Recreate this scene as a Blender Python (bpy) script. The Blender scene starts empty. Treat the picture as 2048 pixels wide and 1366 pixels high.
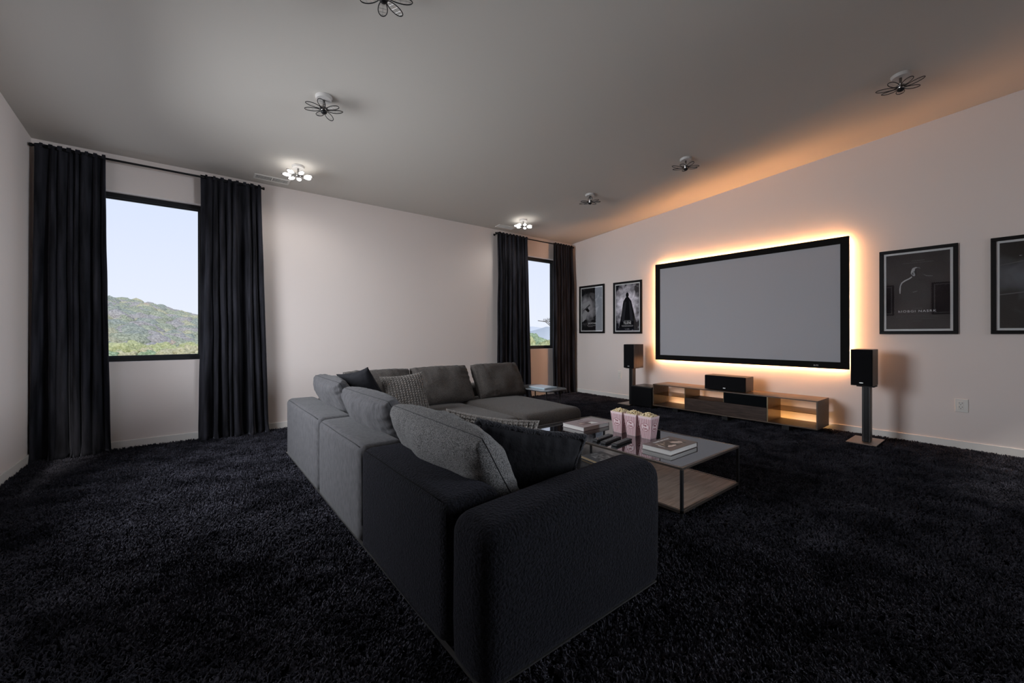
import bpy, bmesh, math, random
from mathutils import Vector, Matrix, noise
S = bpy.context.scene
C = S.collection
R = math.radians
PI = math.pi

# ------------------------------------------------------------------ room numbers (metres)
XR, XL, YB, YN = 6.345, -1.209, 5.97, -2.4      # right, left, back (window) and near walls
ZE, SL = 3.11, 0.0775                            # eave height at the back wall, rise of the ceiling per metre towards the camera
def zc(y): return ZE + SL * (YB - y)

# ------------------------------------------------------------------ camera
cam = bpy.data.cameras.new('camera'); co = bpy.data.objects.new('camera', cam); C.objects.link(co)
cam.sensor_width = 36; cam.lens = 812 / 2048 * 36; cam.shift_y = -(683 - 669) / 2048
cam.clip_start = 0.05; cam.clip_end = 3000
co.location = (0, 0, 1.2); co.rotation_euler = (R(90), R(0.09), -0.6694)
S.camera = co

# ------------------------------------------------------------------ exposure
S.view_settings.view_transform = 'Standard'; S.view_settings.look = 'None'
S.view_settings.exposure = 0.0; S.view_settings.gamma = 1.0; S.view_settings.use_curve_mapping = False
cy = S.cycles
cy.use_denoising = True
try: cy.denoiser = 'OPENIMAGEDENOISE'
except Exception: pass
cy.max_bounces = 8; cy.diffuse_bounces = 5; cy.glossy_bounces = 4; cy.transmission_bounces = 6; cy.transparent_max_bounces = 12
cy.caustics_reflective = False; cy.caustics_refractive = False; cy.sample_clamp_indirect = 6.0; cy.blur_glossy = 1.0

# ------------------------------------------------------------------ world: pale clear sky, whiter at the horizon
W = bpy.data.worlds.new('sky'); S.world = W; W.use_nodes = True
nt = W.node_tree; nt.nodes.clear()
wo = nt.nodes.new('ShaderNodeOutputWorld'); bg = nt.nodes.new('ShaderNodeBackground')
tc = nt.nodes.new('ShaderNodeTexCoord'); sx = nt.nodes.new('ShaderNodeSeparateXYZ'); cr = nt.nodes.new('ShaderNodeValToRGB')
nt.links.new(tc.outputs['Generated'], sx.inputs[0]); nt.links.new(sx.outputs['Z'], cr.inputs[0])
nt.links.new(cr.outputs[0], bg.inputs[0]); nt.links.new(bg.outputs[0], wo.inputs[0])
e = cr.color_ramp.elements
e[0].position = 0.0; e[0].color = (0.84, 0.89, 1.0, 1)
e[1].position = 1.0; e[1].color = (0.42, 0.58, 0.95, 1)
m_ = cr.color_ramp.elements.new(0.16); m_.color = (0.76, 0.83, 1.0, 1)
m_ = cr.color_ramp.elements.new(0.34); m_.color = (0.66, 0.76, 0.99, 1)
bg.inputs[1].default_value = 1.02

# ------------------------------------------------------------------ sun (hazy, over the roof; lights the hills) and fill lights in two added windows
def light(name, typ, loc, energy, color, rot=(0,0,0), **k):
    l = bpy.data.lights.new(name, typ); l.energy = energy; l.color = color
    for a, v in k.items(): setattr(l, a, v)
    o = bpy.data.objects.new(name, l); C.objects.link(o); o.location = loc; o.rotation_euler = rot
    return o
light('sun', 'SUN', (0, -5, 20), 2.7, (1, .96, .9), (R(48), 0, R(-12)), angle=R(4))
W3 = (3.0, 4.9, 0.85, 2.75)                      # unseen side window, added to light the room: y0, y1, z0, z1
light('side_fill_light', 'AREA', (XL + .02, (W3[0]+W3[1])/2, (W3[2]+W3[3])/2), 90, (.90, .94, 1.0), (0, R(-76), R(-3)),
      shape='RECTANGLE', size=W3[3]-W3[2]-.1, size_y=W3[1]-W3[0]-.1, spread=R(120))
W4 = (3.9, 5.9, 0.85, 2.65)                     # unseen window added behind the camera for fill: x0, x1, z0, z1
light('rear_fill_light', 'AREA', ((W4[0]+W4[1])/2, YN - .02, (W4[2]+W4[3])/2), 46, (.84, .91, 1.0), (R(86), 0, R(49)),
      shape='RECTANGLE', size=W4[1]-W4[0]-.1, size_y=W4[3]-W4[2]-.1, spread=R(62))

# ================================================================== helpers
def srgb(r, g, b):
    f = lambda c: (c/255/12.92) if c/255 <= .04045 else ((c/255+.055)/1.055)**2.4
    return (f(r), f(g), f(b), 1)
_mats = {}
def mat(name, col, rough=.6, metal=0, **k):
    if name in _mats: return _mats[name]
    m = bpy.data.materials.new(name); m.use_nodes = True
    p = m.node_tree.nodes['Principled BSDF']
    p.inputs['Base Color'].default_value = col; p.inputs['Roughness'].default_value = rough; p.inputs['Metallic'].default_value = metal
    for a, v in k.items():
        p.inputs[a.replace('_', ' ')].default_value = v
    _mats[name] = m
    return m
def N(m, t, **k):
    n = m.node_tree.nodes.new(t)
    for a, v in k.items(): setattr(n, a, v)
    return n
def L(m, a, b): m.node_tree.links.new(a, b)
def P(m): return m.node_tree.nodes['Principled BSDF']
def bump(m, scale=200, strength=.3, dist=.002, detail=2, tex='noise', stretch=(1,1,1), coord='Object'):
    c = N(m, 'ShaderNodeTexCoord'); mp = N(m, 'ShaderNodeMapping'); mp.inputs['Scale'].default_value = stretch
    L(m, c.outputs[coord], mp.inputs[0])
    if tex == 'noise':
        n = N(m, 'ShaderNodeTexNoise'); n.inputs['Scale'].default_value = scale; n.inputs['Detail'].default_value = detail; out = n.outputs[0]
    elif tex == 'voronoi':
        n = N(m, 'ShaderNodeTexVoronoi'); n.inputs['Scale'].default_value = scale; out = n.outputs[0]
    L(m, mp.outputs[0], n.inputs['Vector'])
    b = N(m, 'ShaderNodeBump'); b.inputs['Strength'].default_value = strength; b.inputs['Distance'].default_value = dist
    L(m, out, b.inputs['Height']); L(m, b.outputs[0], P(m).inputs['Normal'])
    return out
def varcol(m, c1, c2, scale=5, detail=3, lo=.35, hi=.65, stretch=(1,1,1), coord='Object', dist=0):
    c = N(m, 'ShaderNodeTexCoord'); mp = N(m, 'ShaderNodeMapping'); mp.inputs['Scale'].default_value = stretch
    n = N(m, 'ShaderNodeTexNoise'); n.inputs['Scale'].default_value = scale; n.inputs['Detail'].default_value = detail; n.inputs['Distortion'].default_value = dist
    r = N(m, 'ShaderNodeValToRGB'); r.color_ramp.elements[0].color = c1; r.color_ramp.elements[1].color = c2
    r.color_ramp.elements[0].position = lo; r.color_ramp.elements[1].position = hi
    L(m, c.outputs[coord], mp.inputs[0]); L(m, mp.outputs[0], n.inputs['Vector']); L(m, n.outputs[0], r.inputs[0]); L(m, r.outputs[0], P(m).inputs['Base Color'])
    return r
def emis(name, col, s):
    m = mat(name, (0,0,0,1)); P(m).inputs['Emission Color'].default_value = col; P(m).inputs['Emission Strength'].default_value = s
    return m

def link(name, bm, m, parent=None, smooth=False, bevel=None):
    me = bpy.data.meshes.new(name); bmesh.ops.recalc_face_normals(bm, faces=bm.faces); bm.to_mesh(me); bm.free()
    o = bpy.data.objects.new(name, me); C.objects.link(o)
    if m: me.materials.append(m)
    if smooth:
        for p in me.polygons: p.use_smooth = True
    if bevel:
        b = o.modifiers.new('bevel', 'BEVEL'); b.width = bevel; b.segments = 2; b.limit_method = 'ANGLE'
    if parent: o.parent = parent
    return o
def tag(o, label=None, cat=None, group=None, kind=None):
    if label: o['label'] = label
    if cat: o['category'] = cat
    if group: o['group'] = group
    if kind: o['kind'] = kind
    return o
def empty(name, loc, label, cat, group=None, rz=0):
    o = bpy.data.objects.new(name, None); C.objects.link(o); o.location = loc; o.rotation_euler = (0,0,rz); o.empty_display_size = .1
    return tag(o, label, cat, group)
def box(bm, x0, x1, y0, y1, z0, z1, mtx=None):
    g = bmesh.ops.create_cube(bm, size=1)
    for v in g['verts']:
        v.co = Vector((x0 + (v.co.x+.5)*(x1-x0), y0 + (v.co.y+.5)*(y1-y0), z0 + (v.co.z+.5)*(z1-z0)))
        if mtx: v.co = mtx @ v.co
    return g['verts']
def bx(name, b, m, parent=None, bevel=None, mtx=None):
    bm = bmesh.new(); box(bm, *b, mtx=mtx)
    return link(name, bm, m, parent, bevel=bevel)
def cyl(bm, p0, p1, r, seg=12, r2=None):
    p0, p1 = Vector(p0), Vector(p1); d = p1-p0
    q = d.to_track_quat('Z', 'Y').to_matrix().to_4x4()
    bmesh.ops.create_cone(bm, cap_ends=True, segments=seg, radius1=r, radius2=r if r2 is None else r2, depth=d.length,
                          matrix=Matrix.Translation((p0+p1)/2) @ q)
def tube(bm, pts, r, seg=6, closed=False):
    pts = [Vector(p) for p in pts]; n = len(pts); rings = []
    for i, p in enumerate(pts):
        a = pts[(i-1) % n] if (closed or i) else p
        b = pts[(i+1) % n] if (closed or i < n-1) else p
        t = (b-a).normalized(); q = t.to_track_quat('Z', 'Y')
        rings.append([bm.verts.new(p + q @ Vector((math.cos(k*2*PI/seg)*r, math.sin(k*2*PI/seg)*r, 0))) for k in range(seg)])
    for i in range(n if closed else n-1):
        A, B = rings[i], rings[(i+1) % n]
        off = 0
        if closed and i == n-1:
            off = min(range(seg), key=lambda s: (A[0].co-B[s].co).length)
        for k in range(seg):
            bm.faces.new((A[k], A[(k+1) % seg], B[(k+1+off) % seg], B[(k+off) % seg]))
    if not closed:
        bm.faces.new(rings[0][::-1]); bm.faces.new(rings[-1])
def text(name, s, size, loc, rot, m, parent, align='CENTER', ext=.0004, sx=1.0, space=1.0, bold=0.0):
    c = bpy.data.curves.new(name, 'FONT'); c.body = s; c.size = size; c.align_x = align; c.align_y = 'CENTER'; c.extrude = ext; c.space_character = space; c.offset = bold
    c.resolution_u = 3
    o = bpy.data.objects.new(name, c); C.objects.link(o); c.materials.append(m); o.location = loc; o.rotation_euler = rot; o.scale = (sx, 1, 1)
    me = bpy.data.meshes.new_from_object(o); q = bpy.data.objects.new(name, me); C.objects.link(q)
    q.location = loc; q.rotation_euler = rot; q.scale = (sx, 1, 1)
    bpy.data.objects.remove(o); bpy.data.curves.remove(c)
    if parent: q.parent = parent
    return q
def fbm(x, y, z, s): return noise.noise(Vector((x*s, y*s, z*s)))
def soft_box(name, b, m, parent=None, r=.05, puff=.01, wob=.004, n=10, seed=0, topfn=None, floor=None):
    """upholstered block: rounded-box surface, slightly puffed and uneven"""
    x0, x1, y0, y1, z0, z1 = b; h = Vector(((x1-x0)/2, (y1-y0)/2, (z1-z0)/2)); c = Vector(((x0+x1)/2, (y0+y1)/2, (z0+z1)/2))
    bm = bmesh.new()
    def axis(hh):
        k = max(3, int(2*hh/.07)); inner = [-(hh-r)+2*(hh-r)*i/k for i in range(k+1)]
        edge = [r*math.tan(t)/1.0 for t in (R(15), R(30), R(45))]
        return [-(hh-r)-e_ for e_ in edge[::-1]] + inner + [(hh-r)+e_ for e_ in edge]
    ax = [axis(h[i]) for i in range(3)]
    vs = {}
    def V(i, j, k):
        if (i,j,k) in vs: return vs[(i,j,k)]
        q = Vector((ax[0][i], ax[1][j], ax[2][k]))
        inner = Vector([max(-(h[a]-r), min(h[a]-r, q[a])) for a in range(3)])
        d = q - inner
        mx = max(abs(d.x), abs(d.y), abs(d.z))
        p = inner + (d.normalized()*r if d.length > 1e-9 else d)
        u = [p[a]/h[a] for a in range(3)]
        for a in range(3):
            o1, o2 = [t for t in range(3) if t != a]
            if abs(u[a]) > .9:
                p[a] += math.copysign(puff*(1-u[o1]**2)*(1-u[o2]**2), u[a])
        w = fbm(p.x+seed*7.3+c.x, p.y+c.y, p.z+c.z, 4.0)*wob + fbm(p.x+seed, p.y, p.z+9, 11)*wob*.4
        nn = Vector([u[a]**5 for a in range(3)])
        if nn.length > 1e-6: p += nn.normalized()*w
        p += c
        if topfn: p = topfn(p, u)
        if floor is not None: p.z = max(p.z, floor)
        vs[(i,j,k)] = bm.verts.new(p); return vs[(i,j,k)]
    n0, n1, n2 = len(ax[0])-1, len(ax[1])-1, len(ax[2])-1
    for k in (0, n2):
        for i in range(n0):
            for j in range(n1): bm.faces.new((V(i,j,k), V(i+1,j,k), V(i+1,j+1,k), V(i,j+1,k)))
    for j in (0, n1):
        for i in range(n0):
            for k in range(n2): bm.faces.new((V(i,j,k), V(i+1,j,k), V(i+1,j,k+1), V(i,j,k+1)))
    for i in (0, n0):
        for j in range(n1):
            for k in range(n2): bm.faces.new((V(i,j,k), V(i,j+1,k), V(i,j+1,k+1), V(i,j,k+1)))
    return link(name, bm, m, parent, smooth=True)

def pillow(name, w, h, t, m, place, parent=None, nu=44, nv=36, pw=.42, pinch=.06, wr=.006, seed=0, gus=0.0, knit=0, m2=None, half=None, sag=0, thickfn=None, lump=.5, rc=.0):
    """cushion: x = width, y = height, z = thickness; place = 4x4 matrix. half = 'front'/'back' builds one face only"""
    bm = bmesh.new()
    def pt(u, v, s):
        cu, cv = 1-abs(u)**2.2, 1-abs(v)**2.2
        kc = 1 - rc*(abs(u*v))**5
        x = w/2*u*(1 - pinch*(1-v*v)*abs(u)**3)*kc; y = h/2*v*(1 - pinch*(1-u*u)*abs(v)**3)*kc
        prof = (max(cu, 0)**pw)*(max(cv, 0)**pw)
        z = t/2*(gus + (1-gus)*prof)
        if prof == 0: z = t/2*gus
        if thickfn: z *= thickfn(u, v)
        e_ = prof
        z += e_*fbm(x+seed*3.1, y+s*5, seed, 5)*wr*2.2*lump
        # creases radiating from the seams
        edge = (1-e_)*min(1, e_*4)
        z += edge*wr*1.6*fbm(x*6+seed, y*1.3, s*3, 4) + edge*wr*1.2*fbm(x*1.5, y*7+seed, s*3, 4)
        if knit:
            col = (u+1)/2*knit; row = (v+1)/2*knit*1.25
            cx_ = (col % 1)-.5; k_ = (row + abs(cx_)*.9) % 1
            z += e_**.3*.020*(math.sqrt(max(0, 1-(2*cx_)**2))*(.35+.65*abs(math.sin(k_*PI))) - .5)
        y -= sag*(1-u*u)*(v+1)/2*h
        return place @ Vector((x, y, s*z))
    def sp(i, n):
        a = -1+2*i/n
        return math.sin(a*PI/2)*.45+a*.55 if not knit else a
    grid = {}
    for s in (1, -1):
        if half == 'front' and s < 0 or half == 'back' and s > 0: continue
        for i in range(nu+1):
            for j in range(nv+1):
                edge = i in (0, nu) or j in (0, nv)
                if edge and gus == 0 and (i, j, -s) in grid: grid[(i,j,s)] = grid[(i,j,-s)]
                else: grid[(i,j,s)] = bm.verts.new(pt(sp(i,nu), sp(j,nv), s))
        for i in range(nu):
            for j in range(nv):
                f = (grid[(i,j,s)], grid[(i+1,j,s)], grid[(i+1,j+1,s)], grid[(i,j+1,s)])
                bm.faces.new(f if s > 0 else f[::-1])
    if gus > 0 and not half:
        loop = [(i,0) for i in range(nu)] + [(nu,j) for j in range(nv)] + [(i,nv) for i in range(nu,0,-1)] + [(0,j) for j in range(nv,0,-1)]
        for a in range(len(loop)):
            b = (a+1) % len(loop)
            A, B = loop[a], loop[b]
            bm.faces.new((grid[(*A,1)], grid[(*B,1)], grid[(*B,-1)], grid[(*A,-1)]))
    o = link(name, bm, m, parent, smooth=True)
    return o
def rim(w, h, place, pinch, off=0.0, n=24, rc=0):
    pts = []
    def q(u, v):
        kc = 1 - rc*(abs(u*v))**5
        x = w/2*u*(1 - pinch*(1-v*v)*abs(u)**3)*kc; y = h/2*v*(1 - pinch*(1-u*u)*abs(v)**3)*kc
        return place @ Vector((x, y, off))
    for i in range(n): pts.append(q(-1+2*i/n, -1))
    for i in range(n): pts.append(q(1, -1+2*i/n))
    for i in range(n): pts.append(q(1-2*i/n, 1))
    for i in range(n): pts.append(q(-1, 1-2*i/n))
    return pts
def frame_of(origin, xdir, ydir):
    x = Vector(xdir).normalized(); y = Vector(ydir); y = (y - x*y.dot(x)).normalized(); z = x.cross(y)
    M = Matrix((x, y, z)).transposed().to_4x4(); M.translation = Vector(origin)
    return M

# ================================================================== materials
wall_m = mat('painted_wall', srgb(229, 218, 212), .85); bump(wall_m, 350, .05, .001)
ceil_m = mat('painted_ceiling', srgb(202, 196, 188), .9); bump(ceil_m, 300, .05, .001)
trim_m = mat('white_trim', srgb(230, 226, 220), .5)
black_metal = mat('black_metal', (.008, .008, .009, 1), .45, 0, Specular_IOR_Level=.25)
alu_m = mat('black_window_frame', (.009, .010, .012, 1), .45, 0, Specular_IOR_Level=.35)
chrome = mat('dark_chrome', (.30, .29, .28, 1), .18, 1)
steel = mat('brushed_steel', (.62, .60, .58, 1), .3, 1)
def thin_glass(name, ior=1.5, tint=(1,1,1,1), rough=0.0):
    """a pane: clear (or tinted) with a Fresnel mirror on top, so that daylight passes"""
    if name in _mats: return _mats[name]
    m = bpy.data.materials.new(name); m.use_nodes = True; t = m.node_tree; t.nodes.clear()
    o = t.nodes.new('ShaderNodeOutputMaterial'); mx = t.nodes.new('ShaderNodeMixShader'); tr = t.nodes.new('ShaderNodeBsdfTransparent'); gl = t.nodes.new('ShaderNodeBsdfGlossy'); fr = t.nodes.new('ShaderNodeFresnel')
    tr.inputs[0].default_value = tint; gl.inputs['Roughness'].default_value = rough; fr.inputs[0].default_value = ior
    ge = t.nodes.new('ShaderNodeNewGeometry'); mu = t.nodes.new('ShaderNodeMath'); mu.operation = 'MULTIPLY'; iv = t.nodes.new('ShaderNodeMath'); iv.operation = 'SUBTRACT'; iv.inputs[0].default_value = 1
    t.links.new(ge.outputs['Backfacing'], iv.inputs[1]); t.links.new(fr.outputs[0], mu.inputs[0]); t.links.new(iv.outputs[0], mu.inputs[1]); t.links.new(mu.outputs[0], mx.inputs[0]); t.links.new(tr.outputs[0], mx.inputs[1]); t.links.new(gl.outputs[0], mx.inputs[2]); t.links.new(mx.outputs[0], o.inputs[0])
    _mats[name] = m; return m
glass = thin_glass('window_glass', 1.25)
velvet = mat('black_velvet', (.008, .008, .010, 1), .85, Sheen_Weight=.40, Sheen_Roughness=.3)
P(velvet).inputs['Sheen Tint'].default_value = (.5, .52, .62, 1)
varcol(velvet, (.007,.007,.009,1), (.030,.030,.038,1), 3, 5, .35, .7, (6,6,.7)); bump(velvet, 90, .25, .003, 4)
linen = mat('grey_linen', (.1,.1,.105,1), .9, Sheen_Weight=.08)
varcol(linen, (.043,.042,.045,1), (.072,.070,.074,1), 60, 8, .3, .7, (1,1,.4)); bump(linen, 700, .5, .0015, 3)
tweed = mat('charcoal_tweed', (.06,.056,.05,1), .95, Sheen_Weight=.08)
varcol(tweed, (.036,.031,.028,1), (.108,.096,.088,1), 220, 3, .38, .64); bump(tweed, 380, .6, .002, 3)
boucle = mat('black_boucle', (.009,.009,.011,1), .95, Sheen_Weight=.05)
P(boucle).inputs['Sheen Tint'].default_value = (.45,.45,.6,1)
varcol(boucle, (.0009,.0009,.0014,1), (.0062,.0062,.0090,1), 110, 4, .35, .65); bump(boucle, 95, 1.0, .012, 5)
heather = mat('heather_grey_boucle', (.1,.1,.1,1), .95, Sheen_Weight=.08)
varcol(heather, (.018,.018,.018,1), (.17,.165,.165,1), 230, 4, .36, .66); bump(heather, 300, .9, .003, 4)
knit_m = mat('chunky_taupe_knit', (.2,.18,.165,1), .95, Sheen_Weight=.05)
varcol(knit_m, (.05,.045,.04,1), (.27,.245,.225,1), 200, 4, .35, .65); bump(knit_m, 300, .6, .003, 3)
blk_cloth = mat('black_cotton', (.007,.007,.009,1), .8, Sheen_Weight=.05); bump(blk_cloth, 40, .5, .006, 4)
sherpa = mat('black_sherpa', (.018,.018,.022,1), .95, Sheen_Weight=.1); bump(sherpa, 120, 1.0, .012, 4)
stitch = mat('dark_seam', (.02,.02,.022,1), .9)
walnut = mat('dark_walnut', (.05,.03,.02,1), .5, 0, Specular_IOR_Level=.25)
varcol(walnut, (.018,.010,.0075,1), (.062,.036,.026,1), 5, 6, .3, .7, (14,1,14), dist=.6); bump(walnut, 60, .15, .001, 4, stretch=(10,1,10))
oak = mat('grey_brown_oak', (.12,.09,.07,1), .5)
varcol(oak, (.19,.135,.105,1), (.36,.27,.215,1), 4, 6, .3, .7, (1.2,14,14), dist=.7)
bronze = mat('bronze_panel', (.24,.18,.11,1), .35, .8)
smoked = thin_glass('smoked_glass', 1.5, (.55,.47,.36,1))
blackglass = mat('black_glass', (.012,.012,.014,1), .02, 0, IOR=5.0)
lacquer = mat('black_lacquer', (.018,.019,.022,1), .12, 0, IOR=1.9)
grille = mat('speaker_cloth', (.006,.006,.007,1), .95); bump(grille, 900, .4, .001)
spk_wood = mat('dark_speaker_veneer', (.05,.042,.036,1), .4)
varcol(spk_wood, (.035,.028,.023,1), (.075,.062,.052,1), 6, 5, .3, .7, (12,12,1))
silver = mat('silver_badge', (.7,.7,.7,1), .35, .6)
for m_ in (velvet, linen, tweed, boucle, heather, knit_m, blk_cloth, sherpa, grille): P(m_).inputs['Specular IOR Level'].default_value = .12
screen_m = mat('grey_projection_screen', srgb(170, 170, 175), .8)
white_print = mat('white_ink', (.75,.75,.75,1), .6)
paper = mat('page_block', (.62,.60,.57,1), .8)
varcol(paper, (.45,.43,.41,1), (.75,.73,.70,1), 3, 4, .3, .7, (1,1,160))
plastic_w = mat('white_plastic', srgb(225,221,214), .4)
slot_m = mat('socket_slot', (.03,.03,.03,1), .6)

# ================================================================== room shell
def struct(o): o['kind'] = 'structure'; return o
T = .16
# back wall with two window openings
WIN = [(-.80, .13), (4.94, 5.885)]; WZ = (.915, 2.725)
def wall_pieces(name, plane, lo, hi, zt, holes, thick):
    """wall as boxes around rectangular holes; plane 'y' (back) or 'x' (left)"""
    bm = bmesh.new(); edges = [lo]
    def add(a, b, z0, z1):
        if plane == 'y': vv = box(bm, a, b, YB, YB+thick, z0, z1)
        elif plane == 'x': vv = box(bm, XL-thick, XL, a, b, z0, z1)
    cur = lo
    for (a, b, z0, z1) in holes:
        add(cur, a, -.1, zt); add(a, b, -.1, z0); add(a, b, z1, zt); cur = b
    add(cur, hi, -.1, zt)
    bmesh.ops.remove_doubles(bm, verts=bm.verts, dist=1e-5)
    return struct(link(name, bm, wall_m))
wall_pieces('wall_back', 'y', XL, XR, 3.3, [(a, b, WZ[0], WZ[1]) for a, b in WIN], T)
wall_pieces('wall_left', 'x', YN-.1, YB+T, 3.95, [(W3[0], W3[1], W3[2], W3[3])], T)
struct(bx('wall_right', (XR, XR+T, YN-.1, YB+T, -.1, 3.95), wall_m))
bm = bmesh.new()
for b_ in [(XL, W4[0], YN-T, YN, -.1, 3.95), (W4[1], XR, YN-T, YN, -.1, 3.95), (W4[0], W4[1], YN-T, YN, -.1, W4[2]), (W4[0], W4[1], YN-T, YN, W4[3], 3.95)]: box(bm, *b_)
bmesh.ops.remove_doubles(bm, verts=bm.verts, dist=1e-5); struct(link('wall_near', bm, wall_m))
struct(bx('floor', (XL-T, XR+T, YN-T, YB+T, -.25, -.022), mat('carpet_backing', (.008,.008,.01,1), .95)))
bm = bmesh.new()
vs = [bm.verts.new(p) for p in [(XL-T, YN-T, zc(YN-T)), (XR+T, YN-T, zc(YN-T)), (XR+T, YB+T, zc(YB+T)), (XL-T, YB+T, zc(YB+T))]]
vt = [bm.verts.new(v.co + Vector((0,0,.15))) for v in vs]
bm.faces.new(vs[::-1]); bm.faces.new(vt)
for i in range(4): bm.faces.new((vs[i], vs[(i+1)%4], vt[(i+1)%4], vt[i]))
struct(link('ceiling', bm, ceil_m))
struct(bx('baseboard_right', (XR-.012, XR, YN, YB, -.02, .075), trim_m, bevel=.003))
struct(bx('baseboard_back', (XL, XR, YB-.012, YB, -.02, .075), trim_m, bevel=.003))
struct(bx('baseboard_left', (XL, XL+.012, YN, YB, -.02, .075), trim_m, bevel=.003))

def window(name, a, b, z0, z1, axis):
    F = .05
    o = bpy.data.objects.new(name, None); C.objects.link(o); o['kind'] = 'structure'
    def B(nm, u0, u1, w0, w1, d0, d1, m, bev=.004):
        bb = {'y': (u0, u1, YB+d0, YB+d1, w0, w1), 'x': (XL-d1, XL-d0, u0, u1, w0, w1), 'n': (u0, u1, YN-d1, YN-d0, w0, w1)}[axis]
        return bx(nm, bb, m, o, bev)
    d0, d1 = .085, .14
    B('window_frame', a, b, z1-F, z1, d0, d1, alu_m); B('window_frame', a, b, z0, z0+F, d0, d1, alu_m)
    B('window_frame', a, a+F, z0+F, z1-F, d0, d1, alu_m); B('window_frame', b-F, b, z0+F, z1-F, d0, d1, alu_m)
    # slim inner sash line
    B('sash', a+F, a+F+.012, z0+F, z1-F, d0+.02, d1-.01, alu_m, .002); B('sash', b-F-.012, b-F, z0+F, z1-F, d0+.02, d1-.01, alu_m, .002)
    B('sash', a+F+.012, b-F-.012, z1-F-.012, z1-F, d0+.02, d1-.01, alu_m, .002); B('sash', a+F+.012, b-F-.012, z0+F, z0+F+.012, d0+.02, d1-.01, alu_m, .002)
    B('pane', a+F, b-F, z0+F, z1-F, .112, .116, glass, None)
    return o
window('window_1', WIN[0][0], WIN[0][1], *WZ, 'y'); window('window_2', WIN[1][0], WIN[1][1], *WZ, 'y')
window('side_fill_window', *W3, 'x'); window('rear_fill_window', *W4, 'n')  # both out of view, added as openings for the fill lights

# ================================================================== carpet
cm = mat('black_shag', (.01,.01,.013,1), .9, Sheen_Weight=.06, Sheen_Roughness=.5)
P(cm).inputs['Sheen Tint'].default_value = (.55,.55,.75,1)
P(cm).inputs['Specular IOR Level'].default_value = .15
g_ = N(cm, 'ShaderNodeNewGeometry'); mp_ = N(cm, 'ShaderNodeMapping'); mp_.inputs['Scale'].default_value = (1, 1.25, 1); mp_.inputs['Rotation'].default_value = (0,0,R(25))
n1 = N(cm, 'ShaderNodeTexNoise'); n1.inputs['Scale'].default_value = 3.2; n1.inputs['Detail'].default_value = 8; n1.inputs['Roughness'].default_value = .68; n1.inputs['Distortion'].default_value = .5
r1 = N(cm, 'ShaderNodeValToRGB'); r1.color_ramp.elements[0].position = .36; r1.color_ramp.elements[1].position = .80
r1.color_ramp.elements[0].color = (.0090,.0088,.0122,1); r1.color_ramp.elements[1].color = (.088,.086,.108,1)
L(cm, g_.outputs['Position'], mp_.inputs[0]); L(cm, mp_.outputs[0], n1.inputs['Vector']); L(cm, n1.outputs[0], r1.inputs[0]); L(cm, r1.outputs[0], P(cm).inputs['Base Color'])

# one tuft: a few bent yarn blades, scattered over the floor by geometry nodes
random.seed(4)
bm = bmesh.new()
for k in range(9):
    a = random.uniform(0, 2*PI); lean = random.uniform(.2, .9); rr = random.uniform(0, .009); hh = random.uniform(.014, .024)
    base = Vector((math.cos(k*2.4)*rr, math.sin(k*2.4)*rr, 0)); d = Vector((math.cos(a), math.sin(a), 0)); s = Vector((-d.y, d.x, 0))*.0016
    p0 = base; p1 = base + d*hh*lean*.4 + Vector((0,0,hh*.65)); p2 = base + d*hh*lean + Vector((0,0,hh))
    q = [bm.verts.new(p0-s), bm.verts.new(p0+s), bm.verts.new(p1-s*1.3), bm.verts.new(p1+s*1.3), bm.verts.new(p2-s*.7), bm.verts.new(p2+s*.7)]
    bm.faces.new((q[0], q[1], q[3], q[2])); bm.faces.new((q[2], q[3], q[5], q[4]))
tme = bpy.data.meshes.new('tuft'); bm.to_mesh(tme); bm.free(); tme.materials.append(cm)
tuft = bpy.data.objects.new('tuft', tme)
bm = bmesh.new()
vs = [bm.verts.new(p) for p in [(XL+.004, -.2, -.018), (XR-.004, -.2, -.018), (XR-.004, YB-.004, -.018), (XL+.004, YB-.004, -.018)]]
bm.faces.new(vs); bmesh.ops.subdivide_edges(bm, edges=bm.edges, cuts=20, use_grid_fill=True)
carpet = link('shag_carpet', bm, mat('carpet_base', (.0035,.0035,.0045,1), 1.0, 0, Specular_IOR_Level=.0))
tag(carpet, 'black deep-pile shag carpet covering the floor wall to wall', 'carpet', kind='stuff')
ng = bpy.data.node_groups.new('pile', 'GeometryNodeTree')
ng.interface.new_socket('Geometry', in_out='INPUT', socket_type='NodeSocketGeometry'); ng.interface.new_socket('Geometry', in_out='OUTPUT', socket_type='NodeSocketGeometry')
gi = ng.nodes.new('NodeGroupInput'); go = ng.nodes.new('NodeGroupOutput'); dp = ng.nodes.new('GeometryNodeDistributePointsOnFaces'); dp.inputs['Density'].default_value = 4600
ip = ng.nodes.new('GeometryNodeInstanceOnPoints'); oi = ng.nodes.new('GeometryNodeObjectInfo'); oi.inputs[0].default_value = tuft
rv = ng.nodes.new('FunctionNodeRandomValue'); rv.data_type = 'FLOAT_VECTOR'
nz = ng.nodes.new('ShaderNodeTexNoise'); nz.inputs['Scale'].default_value = 1.6; nz.inputs['Detail'].default_value = 3
vm = ng.nodes.new('ShaderNodeVectorMath'); vm.operation = 'SUBTRACT'; vm.inputs[1].default_value = (.5,.5,.5)
vm2 = ng.nodes.new('ShaderNodeVectorMath'); vm2.operation = 'MULTIPLY'; vm2.inputs[1].default_value = (3.6, 3.6, 0)
vm3 = ng.nodes.new('ShaderNodeVectorMath'); vm3.operation = 'ADD'
rv.inputs[0].default_value = (-.25, -.25, 0); rv.inputs[1].default_value = (.25, .25, 6.28)
rs = ng.nodes.new('FunctionNodeRandomValue'); rs.inputs[2].default_value = .8; rs.inputs[3].default_value = 1.25
jg = ng.nodes.new('GeometryNodeJoinGeometry')
lk = ng.links.new
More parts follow.
